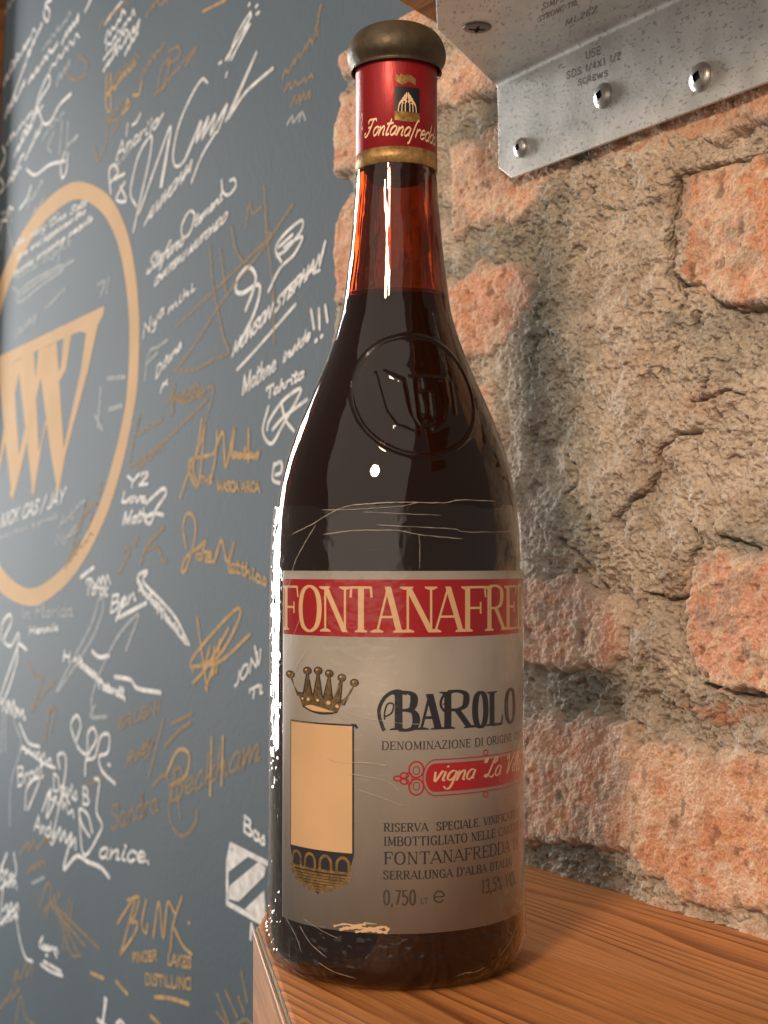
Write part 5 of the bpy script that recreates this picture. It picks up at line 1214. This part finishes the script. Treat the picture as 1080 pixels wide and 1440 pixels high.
wline([[(126,1176),(116,1160),(112,1138),(124,1146),(130,1170)],[(134,1095),(140,1100),(136,1140),(144,1160),(138,1176),(124,1200),(116,1196),(112,1150)]],M_wh,.0030)
wtext('anice.',138,1206,214,1214,26,M_wh,.0030,lean=.2); wtext('Andy',48,1168,78,1180,22,M_wh,.0026); scrib(78,1180,106,1196,26,4,M_wh,.003); wline([[(100,1180),(90,1222),(108,1204),(124,1212),(142,1220),(154,1234)]],M_wh,.0036)
wtext('Beckham',238,1130,366,1068,44,M_gf,.0028,lean=.1); wline([[(234,1090),(250,1056),(266,1060),(262,1090),(242,1104)],[(296,1118),(298,1038)],[(312,1104),(314,1036)]],M_go,.0028)
wline([[(216,1104),(232,1090),(240,1110),(238,1140),(244,1164),(258,1176),(274,1160),(278,1140)],[(246,1080),(254,1150)]],M_gf,.0028); wtext('Sandra',156,1168,224,1140,34,M_gf,.0028,lean=0)
# ---- bottom left
scrib(28,1200,78,1184,16,4,M_gf,.003); scrib(40,1226,64,1216,10,3,M_gf,.003); wline([[(46,1242),(62,1234)]],M_wf,.003); wline([[(0,1226),(10,1200)],[(0,1250),(22,1230),(20,1200)],[(0,1292),(6,1240)],[(0,1300),(18,1280),(22,1284),(28,1320),(36,1346),(46,1352)]],M_wh,.003); scrib(0,1228,20,1240,12,3,M_wh,.003); scrib(4,1282,26,1280,12,3,M_wh,.003)
wline([[(56,1276),(66,1244),(72,1252),(66,1290)],[(88,1336),(98,1264)],[(94,1336),(102,1270)],[(72,1268),(140,1334)],[(74,1276),(120,1330)],[(80,1274),(110,1340)],[(84,1290),(100,1340),(114,1344)]],M_gf,.0026)
wline([[(60,1318),(56,1330),(68,1336),(74,1332),(80,1346)],[(65,1343),(67,1344)],[(58,1356),(72,1366),(88,1372)],[(62,1352),(86,1366)]],M_wh,.003)
wline([[(166,1298),(190,1262),(184,1290),(170,1342)],[(180,1266),(196,1262),(190,1288),(184,1296),(194,1298),(188,1316),(170,1342)],[(206,1266),(200,1300),(206,1312),(208,1300)],[(216,1318),(224,1268),(230,1320),(236,1270),(246,1284)],[(240,1338),(244,1300),(256,1262)],[(246,1306),(258,1330),(270,1342)],[(266,1298),(267,1298)]],M_go,.0026)
wtext('FINGER',186,1354,222,1350,13,M_go,.0020,lean=0); wtext('LAKES',236,1356,270,1362,15,M_go,.0020,lean=0); wtext('DISTILLING',204,1384,270,1392,15,M_go,.0020,lean=0)
wline([[(128,1368),(146,1376)],[(164,1380),(172,1390),(180,1398)],[(218,1402),(240,1404),(266,1412)],[(212,1428),(226,1442)]],M_go,.003)
scrib(0,1420,26,1395,16,3,M_gf,.0026); scrib(20,1380,46,1372,22,3,M_gf,.0026); wline([[(22,1440),(30,1400),(36,1430),(50,1442)],[(26,1364),(22,1386)]],M_gf,.0026)
wline([[(148,1404),(146,1434)],[(150,1406),(144,1440)],[(138,1434),(150,1444)],[(164,1440),(170,1436),(176,1444)]],M_wh,.0036)
wline([[(306,1398),(322,1440)],[(318,1394),(334,1430)],[(336,1402),(344,1424)],[(340,1368),(348,1408)],[(306,1424),(322,1444)]],M_gf,.0026); wline([[(334,1440),(346,1434),(356,1442)]],M_gf,.0026)
wtext('Bos',342,1168,374,1190,22,M_wh,.0026,lean=0)
# striped pentagon
ink = Ink()
for p_ in ([(325,1188),(376,1214)],[(325,1188),(320,1212),(320,1270)],[(320,1270),(345,1284),(374,1300)]): ink.line(gp(p_), .0036, cap=True)
for p_ in ([(324,1196),(332,1193),(350,1204),(322,1226),(321,1212)],[(323,1246),(364,1212),(374,1220),(372,1232),(336,1268),(322,1264)],[(345,1278),(372,1252),(374,1290),(366,1294)]): ink.poly(gp(p_))
ink.build('inscription', M_wh, gwall, gmap(.0002), 1.2e-5, label='white striped shield drawing')
wline([[(354,1300),(360,1320),(360,1330)],[(354,1302),(353,1320)]],M_wh,.003)

# ---- smaller runs of writing between the large signatures
for a_ in [(6,120,40,60,12,7),(14,100,50,44,10,5),(60,72,100,22,10,7),(70,100,112,52,10,5),(10,205,46,160,12,6),(30,196,60,150,12,5),(60,196,90,160,9,4),(10,262,30,236,10,3),(44,310,62,280,12,4),(146,84,180,44,10,6),(150,70,190,20,10,6),(160,240,196,196,12,5),(52,330,84,300,7,5),(60,345,110,305,7,7)]:
    scrib(*a_, M_wh if a_[0] % 4 else M_wf, .0022)
for a_ in [(150,128,196,80,12,6),(150,176,172,150,12,4),(140,40,180,6,12,5),(100,780,122,700,12,6),(92,800,130,752,9,5),(60,1290,84,1262,14,4),(236,566,282,552,14,5),(190,664,230,630,8,4),(120,1110,150,1090,12,4)]:
    scrib(*a_, M_gf, .0022)
for a_ in [(4,1000,34,1012,14,5),(30,1056,72,1074,12,6),(66,1120,104,1150,14,5),(0,1240,24,1252,14,4),(4,1300,26,1290,12,4),(128,826,156,820,12,4),(196,832,226,856,10,5),(228,860,252,894,10,5),(104,930,136,956,9,6),(140,962,176,984,9,6),(60,1330,82,1340,6,4)]:
    scrib(*a_, M_wh, .0024, .05)
